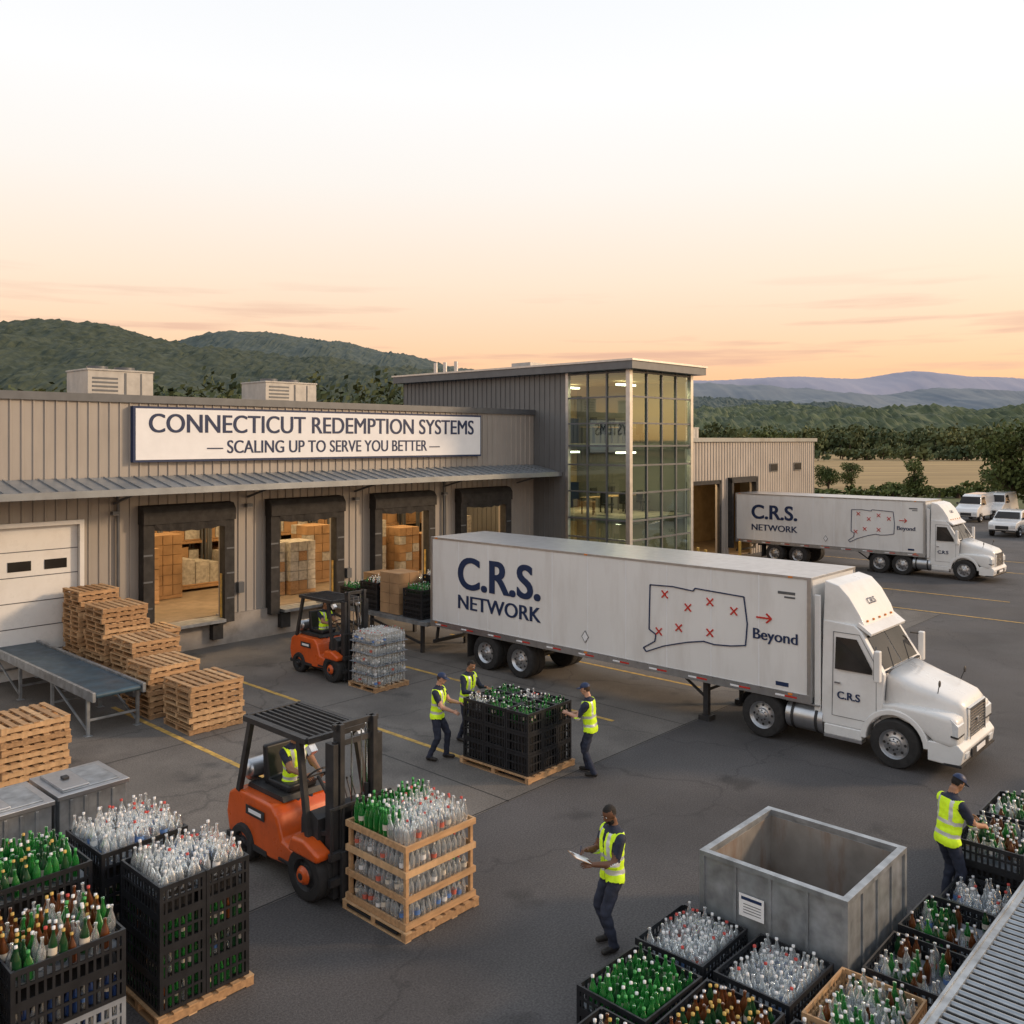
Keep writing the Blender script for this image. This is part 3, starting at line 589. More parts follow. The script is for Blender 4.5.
    for y in (y0+.4,(y0+L)/2,L-.3): b.box(-.02,-.005,y,y+.1,z0+.0,z0+.04,'amber'); b.box(-.015,-.0,y,y+.1,z1-.045,z1-.01,'amber')
    b.box(.012,.019,y0+.35,y0+.75,z1-.42,z1-.36,'trim'); b.box(.012,.019,y0+.35,y0+.6,z1-.50,z1-.46,'trim')
    b.box(.012,.019,y0+.5,y0+.8,z0+.15,z0+.24,'navy')
    b.box(1.17,1.19,L+.0,L+.03,z0,z1-.05,'alu'); 
    for x in (.5,.9,1.45,1.85): b.cyl((x,L+.05,z0),(x,L+.05,z1-.1),.018,'alu',8)
    for x in (.15,2.05): b.box(x,x+.16,L,L+.03,z0-.1,z0-.02,'red'); b.beam((x+.08,L-.1,z0-.1),(x+.08,L-.02,.5),.08,.06,'frame')
    b.box(.1,2.26,L-.06,L+.02,.42,.52,'frame')
    b.box(.7,.8,L-4.6,L-1,.78,.98,'frame'); b.box(1.56,1.66,L-4.6,L-1,.78,.98,'frame')
    for y in (L-2.3,L-3.62):
        b.cyl((.3,y,.5),(2.06,y,.5),.07,'frame',8); wheel(b,(.3,y,.5),.5,.56,-1,'alu'); wheel(b,(2.06,y,.5),.5,.56,1,'alu')
    b.box(.05,.6,L-1.55,L-1.53,.25,.98,'rubber'); b.box(1.76,2.3,L-1.55,L-1.53,.25,.98,'rubber')
    for k in range(int((L-y0)/.5)): b.box(.1,2.26,y0+.3+k*.5,y0+.36+k*.5,z0-.1,z0-.0,'frame')
    for x in (.32,2.04):
        b.box(x-.06,x+.06,5.55,5.68,.12,.98,'frame'); b.box(x-.14,x+.14,5.47,5.76,.0,.12,'frame'); b.beam((x,5.6,.5),(x,6.3,.96),.05,.05,'frame')
    b.beam((.32,5.6,.7),(2.04,5.6,.7),.05,.05,'frame')
    b.cyl((C,2.76,1.3),(C,2.95,1.25),.03,'red',8)
    t=[(0,.17),(.12,0),(0,-.17),(-.12,0)]
    for (yy,zz) in ((9.1+(L-15.1)*.6,1.5),):
        b.add([(.004,yy+a,zz+c) for a,c in t],[(3,2,1,0)],'trim'); b.add([(-.0,yy+a*.8,zz+c*.8) for a,c in t],[(3,2,1,0)],'paper')
    o=put(b,name,u,v,0,0,.012)
    s2.obj('cab_shell',(0,0,0),0,o,.06,True); s3.obj('hood_shell',(0,0,0),0,o)
    return o
def livery(o,L,s=1.0):
    yr=L-1.15*s
    text('C.R.S.',1.30*s,o,MS((.008,yr,2.64)),'navy','lettering_crs',.02*s,'LEFT',xs=1.04,fat=.022*s)
    text('NETWORK',.58*s,o,MS((.008,yr,1.82)),'navy','lettering_network',.0,'LEFT',xs=1.12,fat=.016*s)
    b=MB(); y1,y0_=L-7.75*s,L-10.55*s; zz0,zz1=1.42,3.12
    out=[(.06,.33),(.07,.97),(.3,.985),(.5,.96),(.52,1.0),(.97,.97),(1.0,.62),(.985,.33),(.85,.29),(.7,.27),(.6,.29),(.45,.24),(.3,.17),(.2,.12),(.03,.0),(.0,.05),(.12,.17),(.13,.27),(.06,.33)]
    P=[Vector((.008,y1+(y0_-y1)*a,zz0+(zz1-zz0)*c)) for a,c in out]
    for i in range(len(P)-1): b.beam(P[i],P[i+1],.022,.026,'navy')
    for a,c in ((.22,.86),(.45,.72),(.66,.84),(.88,.76),(.16,.32),(.36,.42),(.66,.42)):
        p=Vector((.008,y1+(y0_-y1)*a,zz0+(zz1-zz0)*c)); d=.085
        b.beam(p+Vector((0,-d,-d)),p+Vector((0,d,d)),.02,.03,'red'); b.beam(p+Vector((0.001,-d,d)),p+Vector((0.001,d,-d)),.02,.03,'red')
    ya=y0_-.22; 
    b.beam((.008,ya,2.66),(.008,ya-.36,2.66),.02,.035,'red'); b.beam((.009,ya-.36,2.66),(.009,ya-.24,2.76),.02,.035,'red'); b.beam((.009,ya-.36,2.66),(.009,ya-.24,2.56),.02,.035,'red')
    b.obj('map_graphic',(0,0,0),0,o)
    text('Beyond',.34*s+.0,o,MS((.008,y0_-.12*s,2.28)),'navy','lettering_beyond',.0,'LEFT',xs=1.05,fat=.008)
    text('C.R.S',.22,o,MS((.069,2.37,1.26)),'navy','door_lettering',.002,'LEFT',fat=.005)
    text('C.R.S',.19,o,Matrix.Translation((1.18,2.075,3.135))@Matrix.Rotation(math.radians(58),4,'X'),'navy','roof_lettering',.002)
t1=truck('semi_truck',18.4,5.45,14.95,[4.05]); livery(t1,14.95)
t2=truck('semi_truck',45.2,11.9,13.0,[4.0,5.1]); livery(t2,13.0,.82)
# ---------------- loading platform
b=MB(); b.box(0,2.1,0,5.8,.86,.98,'galv')
for y in (.3,2.8,5.4):
    for x in (.1,1.95): b.beam((x,y,0),(x,y,.86),.1,.1,'frame')
b.beam((.05,.3,.3),(.05,2.8,.75),.06,.06,'frame'); b.beam((.05,2.8,.3),(.05,5.4,.75),.06,.06,'frame')
for (x,y,h,kk) in ((.15,.4,3,GR),(.15,1.5,4,BR),(1.15,.6,4,CL),(.15,2.6,3,MX),(.15,3.7,2,GR),(1.1,2.2,3,CL),(1.1,3.6,3,BR)):
    if kk is BR:
        for k in range(h):
            for a in (0,.45):
                for c in (0,.48): b.box(x+a+.005,x+a+.44,y+c,y+c+.465,1.0+.33*k,1.0+.33*k+.32,'carton')
    else:
        for k in range(h): crate(b,x,y,1.0+k*.3,.9,.9,.3,'black','rubber')
        bottles(b,x+.03,x+.87,y+.03,y+.87,.85+h*.3,.28,.05,kk,6,.05)
put(b,'loading_platform',18.5,20.7)
# ---------------- yard crate stack
b=MB(); pallet(b,-.05,-.05,0,1.45,1.85)
for t in range(3):
    for i in range(3):
        for j in range(3): crate(b,i*.455,j*.585,.135+t*.4,.445,.575,.395,'black','rubber')
for i in range(3):
    for j in range(3): bottles(b,i*.455+.03,i*.455+.42,j*.585+.03,j*.585+.55,1.10,.30,.046,CL if (i,j) in ((0,2),(2,1)) else GR,8,.08,fill=.88)
put(b,'bottle_crate_stack',12.87,11.5,0,.02)
# ---------------- tiered bottle pallet
b=MB(); S=1.3; pallet(b,-.03,-.03,0.0,S+.06,S+.06); z=.14
for t in range(4):
    for (a,c,d,e) in ((0,S,0,.03),(0,S,S-.03,S),(0,.03,.03,S-.03),(S-.03,S,.03,S-.03)): b.box(a,c,d,e,z,z+.085,R.choice(['wood1','wood3']))
    b.box(.03,S-.03,.03,S-.03,z,z+.03,'wood2')
    if t<3:
        for (x,y) in ((.03,.03),(S-.08,.03),(.03,S-.08),(S-.08,S-.08)): b.box(x,x+.05,y,y+.05,z+.03,z+.34,'wood1')
        bottles(b,.04,S-.04,.04,S-.04,z+.03,.30,.045,CL+CL+[('bclear','capr'),('bclear','capg')],8,.03,perim=True); b.box(.18,S-.18,.18,S-.18,z+.03,z+.3,'gcrate'); z+=.34
def zn(a,c):
    if c>.70 or (a<.2 and c>.35): return GR[:2]+[('bgreen','capg')]
    if a>.62: return CL+[('bclear','capr'),('bclear','capr')]
    return CL
bottles(b,.04,S-.04,.04,S-.04,z+.03,.36,.05,CL,10,.07,zone=zn)
put(b,'palletised_bottles',7.72,9.05,0)
b=MB(); S=1.15; pallet(b,0,0,0,S,S); z=.14
for t in range(5):
    b.box(.14,S-.14,.14,S-.14,z,z+.25,'carton2'); bottles(b,.03,S-.03,.03,S-.03,z,.27,.045,CL+[('bclear','capb')],6,.01,perim=(t<4)); z+=.275
    if t<4: b.box(.02,S-.02,.02,S-.02,z-.012,z-.006,'gcrate')
put(b,'wrapped_bottle_pallet',14.75,18.5)
# ---------------- people
def ik(a,c,l1,l2,pole):
    a=Vector(a);c=Vector(c);d=c-a;L=min(d.length,l1+l2-.002);dn=d.normalized();c=a+dn*L
    x=(l1*l1-l2*l2+L*L)/(2*L);h=math.sqrt(max(0,l1*l1-x*x));p=Vector(pole);p=(p-dn*p.dot(dn)).normalized()
    return a+dn*x+p*h,c
def capsule(b,p0,p1,r0,r1,n=12):
    p0=Vector(p0);p1=Vector(p1);d=(p1-p0).normalized();pts=[];rd=[]
    for a in (-85,-55,-25): pts.append(p0+d*r0*math.sin(math.radians(a)));rd.append(r0*math.cos(math.radians(a)))
    pts.append(p0);rd.append(r0);pts.append(p1);rd.append(r1)
    for a in (25,55,85): pts.append(p1+d*r1*math.sin(math.radians(a)));rd.append(r1*math.cos(math.radians(a)))
    up=Vector((0,0,1)) if abs(d.z)<.9 else Vector((0,1,0)); A=d.cross(up).normalized();B=A.cross(d);vs=[];fs=[]
    for p,r in zip(pts,rd):
        for k in range(n): t=2*math.pi*k/n; vs.append(p+(A*math.cos(t)+B*math.sin(t))*r)
    for i in range(len(pts)-1):
        for k in range(n): k2=(k+1)%n; fs.append((i*n+k,i*n+k2,(i+1)*n+k2,(i+1)*n+k))
    fs.append(tuple(range(n))[::-1]); o=(len(pts)-1)*n; fs.append(tuple(range(o,o+n)))
    b.add(vs,fs,'skinA',True)
def hand(b,w,d,n,thumb,skin,curl=.5):
    w=Vector(w);d=Vector(d).normalized();n=Vector(n);n=(n-d*n.dot(d)).normalized();s=d.cross(n).normalized()*thumb
    RM=Matrix((s,d,n)).transposed()
    b.ell(w+d*.05,(.040,.058,.016),skin,10,8,RM)
    L=[.078,.086,.08,.062]
    for i in range(4):
        base=w+d*.085+s*(.03-.02*i)-d*(.004*abs(i-1)); p=[base-d*.02,base]; dd=d.copy(); rr=[.0095,.0095]
        for k,fr in enumerate((.45,.32,.23)):
            dd=(dd*math.cos(curl*(.7+.2*k))+n*math.sin(curl*(.7+.2*k))).normalized(); p.append(p[-1]+dd*L[i]*fr); rr.append(.009-.0012*(k+1))
        b.tube(p,rr,skin,7)
    tb=w+d*.025+s*.03; td=(s*.8+d*.6+n*.3).normalized(); p=[tb-td*.015,tb+td*.035,tb+td*.035+(d*.75+s*.2+n*.5*curl+n*.15).normalized()*.035]
    b.tube(p,[.012,.011,.008],skin,7)
def person(name,loc,yaw,skin='skinA',hairm='hair',cap=False,hl=None,hr=None,hip=(0,0,.93),feet=None,lean=0,twist=0,headyaw=0,headpitch=0,long=False,scale=1.0,curl=.5,seated=False,parent=None,extra=None,poleL=(-.5,-.6,-.6),poleR=(.5,-.6,-.6),beard=False):
    hip=Vector(hip); U=Matrix.Translation(hip)@Matrix.Rotation(twist,4,'Z')@Matrix.Rotation(-lean,4,'X')
    b=MB()
    rings=[(-.11,.12,.10,0),(-.03,.158,.115,-.005),(.07,.155,.112,0),(.18,.150,.112,.005),(.30,.165,.122,.01),(.41,.180,.125,.008),(.49,.178,.112,-.002),(.545,.13,.09,-.012),(.58,.066,.066,-.012),(.63,.056,.058,0),(.68,.055,.058,.01)]
    n=20;vs=[];fs=[]
    for z,a,c,yo in rings:
        for k in range(n):
            t=2*math.pi*k/n; ct,st=math.cos(t),math.sin(t)
            vs.append(U@Vector((a*abs(ct)**.8*(1 if ct>0 else -1),yo+c*abs(st)**.8*(1 if st>0 else -1),z)))
    for i in range(len(rings)-1):
        for k in range(n): k2=(k+1)%n; fs.append((i*n+k,i*n+k2,(i+1)*n+k2,(i+1)*n+k))
    fs.append(tuple(range(n))[::-1]); o=(len(rings)-1)*n; fs.append(tuple(range(o,o+n))); b.add(vs,fs,'skinA')
    HM=U@Matrix.Translation((0,.012,.655))@Matrix.Rotation(headyaw,4,'Z')@Matrix.Rotation(-headpitch,4,'X')@Matrix.Translation((0,.012,.09))
    H3=HM.to_3x3()
    b.ell(HM@Vector((0,-.008,.018)),(.077,.097,.10),'skinA',16,12,H3); b.ell(HM@Vector((0,.022,-.04)),(.058,.07,.072),'skinA',14,10,H3); b.ell(HM@Vector((0,.062,-.078)),(.026,.025,.025),'skinA',8,6,H3)
    b.ell(HM@Vector((0,.094,-.018)),(.013,.022,.024),'skinA',8,6,H3)
    for s in (-1,1): b.ell(HM@Vector((s*.076,-.005,-.01)),(.012,.02,.032),'skinA',8,6,H3)
    bones=[('neck',U@Vector((0,-.01,.56)),U@Vector((0,.01,.68)),.055),('head',HM@Vector((0,0,-.04)),HM@Vector((0,0,.04)),.085)]
    EL={};WR={}
    for s,ht,pole in ((-1,hl,poleL),(1,hr,poleR)):
        S=U@Vector((s*.185,-.005,.475)); 
        if ht is None: ht=U@Vector((s*.27,.06,-.02))
        E,Wp=ik(S,ht,.29,.265,pole); EL[s]=E;WR[s]=Wp
        capsule(b,S,E,.066,.052); capsule(b,E,Wp,.048,.032); capsule(b,U@Vector((s*.09,-.01,.46)),S,.075,.064)
        bones+= [('uarm',S,S.lerp(E,.55 if not long else 1),.055),('farm' ,S.lerp(E,.6) if not long else E,Wp,.045)]
    if feet is None: feet=[(-.12,.02,0),(.12,-.02,0)]
    for s,f in zip((-1,1),feet):
        Hp=hip+Matrix.Rotation(twist*.5,3,'Z')@Vector((s*.088,0,-.03)); A=Vector(f)+Vector((0,0,.09))
        K,A=ik(Hp,A,.43,.43,(s*.15,1,.35 if seated else .0))
        capsule(b,Hp,K,.098,.074); capsule(b,K,A,.072,.057)
        bones+= [('leg',Hp,K,.08),('leg',K,A+Vector((0,0,-.0)),.06)]
        capsule(b,A+Vector((0,-.035,-.04)),A+Vector((s*.02,.15,-.05)),.045,.038)
        bones.append(('boot',A+Vector((0,-.03,-.055)),A+Vector((s*.02,.15,-.055)),.05))
    bones.append(('torso',U@Vector((0,0,0)),U@Vector((0,0,.45)),.15)); bones.append(('torso',U@Vector((-.09,0,.46)),U@Vector((.09,0,.46)),.09)); bones.append(('torso',U@Vector((-.06,0,0)),U@Vector((.06,0,0)),.12))
    tmp=b.obj('tmp'); md=tmp.modifiers.new('r','REMESH'); md.mode='VOXEL'; md.voxel_size=.0125; sm=tmp.modifiers.new('s','SMOOTH'); sm.factor=.5; sm.iterations=2
    dg=bpy.context.evaluated_depsgraph_get(); me=bpy.data.meshes.new_from_object(tmp.evaluated_get(dg)); bpy.data.objects.remove(tmp)
    Ui=U.inverted(); Hi=HM.inverted()
    def seg(p,a,c):
        d=c-a; t=max(0,min(1,(p-a).dot(d)/max(1e-9,d.length_squared))); return (p-a-d*t).length
    cos=[v.co.copy() for v in me.vertices]; nrm=[v.normal.copy() for v in me.vertices]
    def label(p):
        best=None;bd=9
        for l,a,c,r in bones:
            dd=seg(p,a,c)/r
            if dd<bd: bd=dd;best=l
        return best
    vl=[label(p) for p in cos]; fm=[]; fs=[tuple(pl.vertices) for pl in me.polygons]
    isv=[False]*len(cos)
    for i,p in enumerate(cos):
        q=Ui@p
        if vl[i]=='torso' and -.09<q.z<.53 or (vl[i]=='uarm' and abs(q.x)<.195 and q.z>.44): isv[i]=True
    out=[]
    for i,p in enumerate(cos):
        q=Ui@p
        w=noise.noise(Vector((q.x*9,q.y*9,q.z*14)))*.008
        if isv[i] and not (q.y>.05 and abs(q.x)<.03+.12*max(0,q.z-.3)): out.append(p+nrm[i]*(.016+w+.012*max(0,.1-q.z)))
        elif vl[i]=='leg': out.append(p+nrm[i]*(w*1.6))
        elif vl[i]=='uarm': out.append(p+nrm[i]*(.004+w))
        else: out.append(p)
    for f in fs:
        c=sum((cos[i] for i in f),Vector())/len(f); l=vl[f[0]]; q=Ui@c; m=skin
        if l=='head':
            h=Hi@c
            if (h.z>.068) or (h.y<.0 and h.z>.0 and abs(h.x)>.045) or (h.y<-.035 and h.z>-.05): m=hairm
            if beard and h.z<-.05 and h.y>.0 and abs(h.x)<.07: m=hairm
            if abs(h.x)<.024 and -.058<h.z<-.046 and h.y>.05: m='lip'
        elif l=='neck': m=skin if q.z>.57 else 'shirt'
        elif l=='torso' or isv[f[0]]:
            m='trouser' if q.z<-.07 else 'shirt'
            if all(isv[i] for i in f):
                op=q.y>.05 and abs(q.x)<.012+.14*max(0,q.z-.32)
                if q.z<-.09: m='trouser'
                elif op: m='shirt'
                elif .03<q.z<.085 or .20<q.z<.25: m='refl'
                elif q.z>=.25 and .085<abs(q.x)<.125: m='refl'
                else: m='vest'
        elif l=='uarm': m='shirt'
        elif l=='farm': m='shirt' if long else skin
        elif l=='leg': m='trouser'
        elif l=='boot': m='boot'
        fm.append(m)
    bb=MB(); bb.add(out,fs,fm,True)
    for s in (-1,1):
        bb.ell(HM@Vector((s*.03,.083,.006)),(.013,.008,.008),'eyew',8,6,H3); bb.ell(HM@Vector((s*.03,.0895,.006)),(.006,.004,.006),'hair',8,6,H3)
        bb.ell(HM@Vector((s*.03,.088,.026)),(.018,.006,.004),hairm,8,4,H3)
    if cap:
        n=16;vs=[];fs2=[]
        for i in range(6):
            ph=math.radians(90*i/5)
            for k in range(n): t=2*math.pi*k/n; vs.append(HM@Vector((.086*math.cos(ph)*math.cos(t),-.006+.106*math.cos(ph)*math.sin(t),.045+.088*math.sin(ph))))
        for i in range(5):
            for k in range(n): k2=(k+1)%n; fs2.append((i*n+k,i*n+k2,(i+1)*n+k2,(i+1)*n+k))
        bb.add(vs,fs2,'navy',True)
        vs=[];fs2=[]
        for k in range(9):
            t=math.pi*k/8; x=.08*math.cos(t); st=max(0,math.sin(t))
            vs+= [HM@Vector((x,.045+.03*st,.052)),HM@Vector((x*.95,.06+.115*st**.7,.042)),HM@Vector((x*.95,.06+.115*st**.7,.036)),HM@Vector((x,.045+.03*st,.046))]
        for k in range(8): o=4*k; fs2+=[(o,o+1,o+5,o+4),(o+1,o+2,o+6,o+5),(o+2,o+3,o+7,o+6)]
        bb.add(vs,fs2,'navy',True)
    for s in (-1,1):
        d=(WR[s]-EL[s]).normalized(); inward=Vector((-s*.6,0,-.6)) if abs(d.z)<.7 else Vector((-s,.2,0))
        if d.cross(inward).length<.1: inward=Vector((0,1,0))
        sg=d.cross((inward-d*inward.dot(d)).normalized()); fwd=Vector((0,.3,1)) if abs(d.z)<.7 else Vector((0,1,0)); th=1 if sg.dot(fwd)>0 else -1
        hand(bb,WR[s],d,inward,th,skin,curl)
    if extra: extra(bb,WR,EL,U,HM)
    o=bb.obj(name,loc,yaw,parent); o.scale=(scale,)*3; return o
def yawdir(dx,dy): return math.atan2(-dx,dy)
def clip(bb,WR,EL,U,HM):
    c=Vector((WR[-1].x+.10,WR[-1].y+.10,WR[-1].z+.055))
    RM=Matrix.Rotation(math.radians(28),4,'X'); bb.T=Matrix.Translation(c)@RM
    bb.box(-.115,.115,-.16,.16,-.004,.0,'wood2'); bb.box(-.105,.105,-.15,.14,.0005,.004,'paper'); bb.box(-.04,.04,.12,.155,.004,.014,'chrome')
    bb.T=None; p=WR[1]+Vector((-.03,.09,.0)); bb.cyl(p+Vector((-.03,.03,-.05)),p+Vector((.02,-.01,.07)),.005,'navy',6)
person('supervisor_with_clipboard',(1.31,11.72,0.012),yawdir(-.92,-.38),'skinB','hair',hl=(-.12,.34,1.13),hr=(.13,.30,1.20),headyaw=.25,headpitch=.35,feet=[(-.12,.05,0),(.12,-.02,0)],extra=clip,scale=1.04,beard=True)
person('worker_in_cap',(6.17,12.75,0.012),yawdir(.8,.25),'skinC','hair',cap=True,hl=(-.16,.50,1.10),hr=(.16,.46,1.08),lean=.16,headpitch=.45,scale=1.04,feet=[(-.13,.08,0),(.13,-.05,0)])
person('warehouse_worker',(-1.55,18.6,0.012),yawdir(.95,-.25),'skinA','hairb',cap=True,hl=(-.15,.42,1.15),hr=(.15,.40,1.05),lean=.08,headpitch=.2,feet=[(-.12,.16,0),(.13,-.12,0)])
person('warehouse_worker',(-1.0,19.75,0.012),yawdir(.8,-.55),'skinC','hair',hl=(-.15,.42,1.2),hr=(.2,.40,1.15),lean=.12,headpitch=.25,long=True,feet=[(-.12,.1,0),(.12,-.1,0)])
person('warehouse_worker',(1.55,17.75,0.012),yawdir(-.9,.35),'skinA','hairb',cap=True,hl=(-.15,.44,1.2),hr=(.12,.42,1.12),lean=.1,headpitch=.15,feet=[(-.12,-.1,0),(.14,.1,0)])
# ---------------- forklift
def forklift(u,v,sk,sc=(1,1.05,1)):
    b=MB(); s2=MB()
    b.box(-.42,.42,.12,2.1,.2,.5,'frame')
    s2.prism([(.66,.32),(.66,.55),(.95,.62),(1.08,.94),(1.2,1.04),(2.12,1.04),(2.34,.92),(2.42,.6),(2.34,.3),(1.2,.26)],0,lambda y,z:.54-.05*max(0,y-2.0)*3,'orange')
    b.prism([(1.16,1.045),(1.2,1.12),(2.0,1.12),(2.05,1.045)],0,lambda y,z:.36,'frame')
    b.box(-.545,.545,1.3,2.3,.26,.34,'frame'); b.box(-.3,.3,2.405,2.42,.5,.75,'frame')
    b.prism([(.28,.5),(.26,1.12),(.42,1.2),(.62,1.05),(.62,.5)],0,lambda y,z:.46,'frame')
    for s in (-1,1): s2.prism([(.06,.62),(.04,.74),(.34,.86),(.62,.84),(.7,.62)],s*.52,lambda y,z:.12,'orange')
    b.box(-.56,.56,.68,1.0,.34,.38,'frame')
    for s in (-1,1): b.box(min(s*.542,s*.548),max(s*.542,s*.548),1.35,1.8,.76,.9,'frame'); b.box(min(s*.548,s*.551),max(s*.548,s*.551),1.42,1.73,.80,.86,'paper')
    s4=MB(); s4.prism([(1.22,1.12),(1.22,1.24),(1.7,1.22),(1.78,1.7),(1.88,1.7),(1.84,1.12)],0,lambda y,z:.24,'black')
    b.tube([(0,.55,1.1),(0,.88,1.42)],[.03,.025],'frame',8)
    cx=Vector((0,.9,1.44)); ax=Vector((0,.75,.66)).normalized(); a=Vector((1,0,0)); c2=ax.cross(a)
    pts=[cx+(a*math.cos(t)+c2*math.sin(t))*.17 for t in [2*math.pi*k/16 for k in range(17)]]
    for i in range(16): b.cyl(pts[i],pts[i+1],.014,'frame',6)
    b.beam(cx-a*.16,cx+a*.16,.02,.02,'frame')
    for k in range(3): b.cyl((.2+.07*k,.5,1.15),(.2+.07*k,.6,1.38),.01,'frame',6); b.ell((.2+.07*k,.6,1.4),(.02,.02,.02),'frame',6,4)
    for s in (-1,1):
        wheel(b,(s*.47,.38,.36),.36,.26,s,'frame',24); wheel(b,(s*.45,1.9,.28),.28,.22,s,'frame',20)
        b.lathe([(.12,.165),(.13,.15),(.08,.20),(0,.2)],(s*.45,.38,.36),(s,0,0),'orange',16)
        b.beam((s*.49,.42,.85),(s*.46,.66,2.12),.07,.08,'frame'); b.beam((s*.49,2.05,1.02),(s*.46,1.8,2.12),.07,.08,'frame'); b.beam((s*.46,.5,2.15),(s*.46,1.95,2.15),.08,.08,'frame')
        b.beam((s*.40,.52,2.07),(s*.40,.44,1.99),.1,.1,'lamp')
    for k in range(9): x=-.4+.1*k; b.beam((x,.52,2.16),(x,1.93,2.16),.035,.045,'frame')
    b.beam((-.46,.5,2.15),(.46,.5,2.15),.06,.08,'frame'); b.beam((-.46,1.95,2.15),(.46,1.95,2.15),.06,.08,'frame'); b.beam((-.46,1.2,2.13),(.46,1.2,2.13),.03,.03,'frame')
    for s in (-1,1):
        b.box(s*.36-.04,s*.36+.04,.02,.19,.08,2.2,'frame'); b.box(s*.27-.035,s*.27+.035,-.0,.15,.12,2.46,'frame'); b.cyl((s*.2,.1,.15),(s*.2,.1,1.5),.035,'frame',10); b.cyl((s*.2,.1,1.5),(s*.2,.1,2.35),.022,'chrome',8)
        b.beam((s*.36,.15,.95),(s*.44,.5,.85),.06,.06,'frame')
        b.box(s*.3-.05,s*.3+.05,-1.12,-.06,.05,.085,'frame'); b.box(s*.3-.05,s*.3+.05,-.1,-.05,.05,.75,'frame')
        b.cyl((s*.08,.06,.6),(s*.08,.06,2.3),.012,'chrome',6)
    for z in (.35,1.2,2.14,2.38): b.box(-.36,.36,.05,.11,z,z+.08,'frame')
    for z in (.3,.65): b.box(-.5,.5,-.06,-.0,z,z+.1,'frame')
    for k in range(6): x=-.48+.192*k; b.box(x-.012,x+.012,-.05,-.025,.75,1.35,'frame')
    b.box(-.5,.5,-.05,-.02,1.33,1.37,'frame')
    b.cyl((-.3,2.12,1.27),(.3,2.12,1.27),.15,'alu',16); b.ell((-.3,2.12,1.27),(.08,.15,.15),'alu'); b.ell((.3,2.12,1.27),(.08,.15,.15),'alu')
    for x in (-.2,.2): b.box(x-.02,x+.02,1.95,2.28,1.04,1.14,'frame')
    o=put(b,'forklift',u,v,0,0,.01); o.scale=sc
    s2.obj('body_panels',(0,0,0),0,o,.05,True); s4.obj('seat',(0,0,0),0,o,.04,True)
    person('forklift_driver',(0,1.45,0),math.pi,sk,'hair',cap=False,hip=(0,0,1.30),hl=(-.13,.47,1.52),hr=(.13,.47,1.52),feet=[(-.15,.60,.50),(.15,.60,.50)],seated=True,scale=.94,parent=o,headpitch=.15,long=False,curl=1.0,lean=.05)
    return o
forklift(8.08,10.5,'skinC',(1.1,1.16,1.03)); forklift(15.2,19.85,'skinC')
# ---------------- parked vehicles
def car(name,loc,yaw,m,kind='suv'):
    b=MB(); s2=MB()
    if kind=='van': L,H=5.2,2.2; body=[(0,.45),(-.02,.85),(.15,1.1),(.95,1.35),(1.55,2.05),(1.9,2.18),(5.1,2.2),(5.2,1.9),(5.2,.45)]; win=[(1.2,1.35),(1.7,1.95),(2.5,1.98),(2.5,1.35)]; w2=(.98,1.38,1.5,2.0)
    elif kind=='suv': L,H=4.7,1.75; body=[(0,.45),(-.02,.8),(.12,1.0),(1.2,1.12),(1.85,1.66),(2.3,1.75),(4.1,1.7),(4.6,1.2),(4.7,.9),(4.68,.45)]; win=[(1.5,1.15),(2.0,1.6),(3.9,1.58),(4.2,1.15)]; w2=(1.22,1.15,1.8,1.62)
    else: L,H=4.6,1.45; body=[(0,.4),(0,.65),(.15,.82),(1.3,.95),(2.0,1.38),(2.5,1.44),(3.2,1.4),(3.9,1.02),(4.5,.98),(4.6,.7),(4.58,.4)]; win=[(1.6,.98),(2.1,1.33),(3.1,1.33),(3.6,1.0)]; w2=(1.35,.98,1.95,1.35)
    hw=lambda y,z:.92-max(0,z-1.0)*.22-max(0,.25-y)*.3
    s2.prism(body,0,hw,m)
    for s in (-1,1):
        b.add([(s*(hw(y,z)+.008),y,z) for y,z in win],[(0,1,2,3)],'dglass')
        for y in (.85,L-.95): wheel(b,(s*.82,y,.34),.34,.22,s,'alu',18); b.lathe([(.42,0),(.36,0)],(s*.925,y,.36),(s,0,0),'frame',18)
        b.box(s*.68-.14,s*.68+.14,-.05,.04,.68,.84,'lamp'); b.box(s*.98-.08,s*.98+.08,w2[0]+.2,w2[0]+.3,w2[1],w2[1]+.15,'frame')
    a=Vector((w2[0],w2[1]));c=Vector((w2[2],w2[3])); p=a.lerp(c,.08);q=a.lerp(c,.95)
    b.add([(-.8,p.x-.03,p.y+.03),(.8,p.x-.03,p.y+.03),(.68,q.x-.03,q.y+.03),(-.68,q.x-.03,q.y+.03)],[(0,1,2,3)],'dglass')
    b.box(-.4,.4,-.045,.0,.55,.78,'frame'); b.box(-.8,.8,-.04,.01,.42,.5,'frame')
    o=b.obj(name,loc,yaw); s2.obj('body',(0,0,0),0,o,.06,True)
car('parked_suv',(33.2,61,0),TH-math.pi/2,'carw','suv'); car('parked_van',(36.3,72,0),TH-math.pi/2,'carw','van'); car('parked_car',(35.0,59.0,0),TH-math.pi/2,'card','car'); car('parked_van',(39.6,74.5,0),TH-math.pi/2,'carw','van'); car('parked_van',(27.5,86,0),TH,'carw','van'); car('parked_car',(38.5,64,0),TH-math.pi/2,'carw','car')
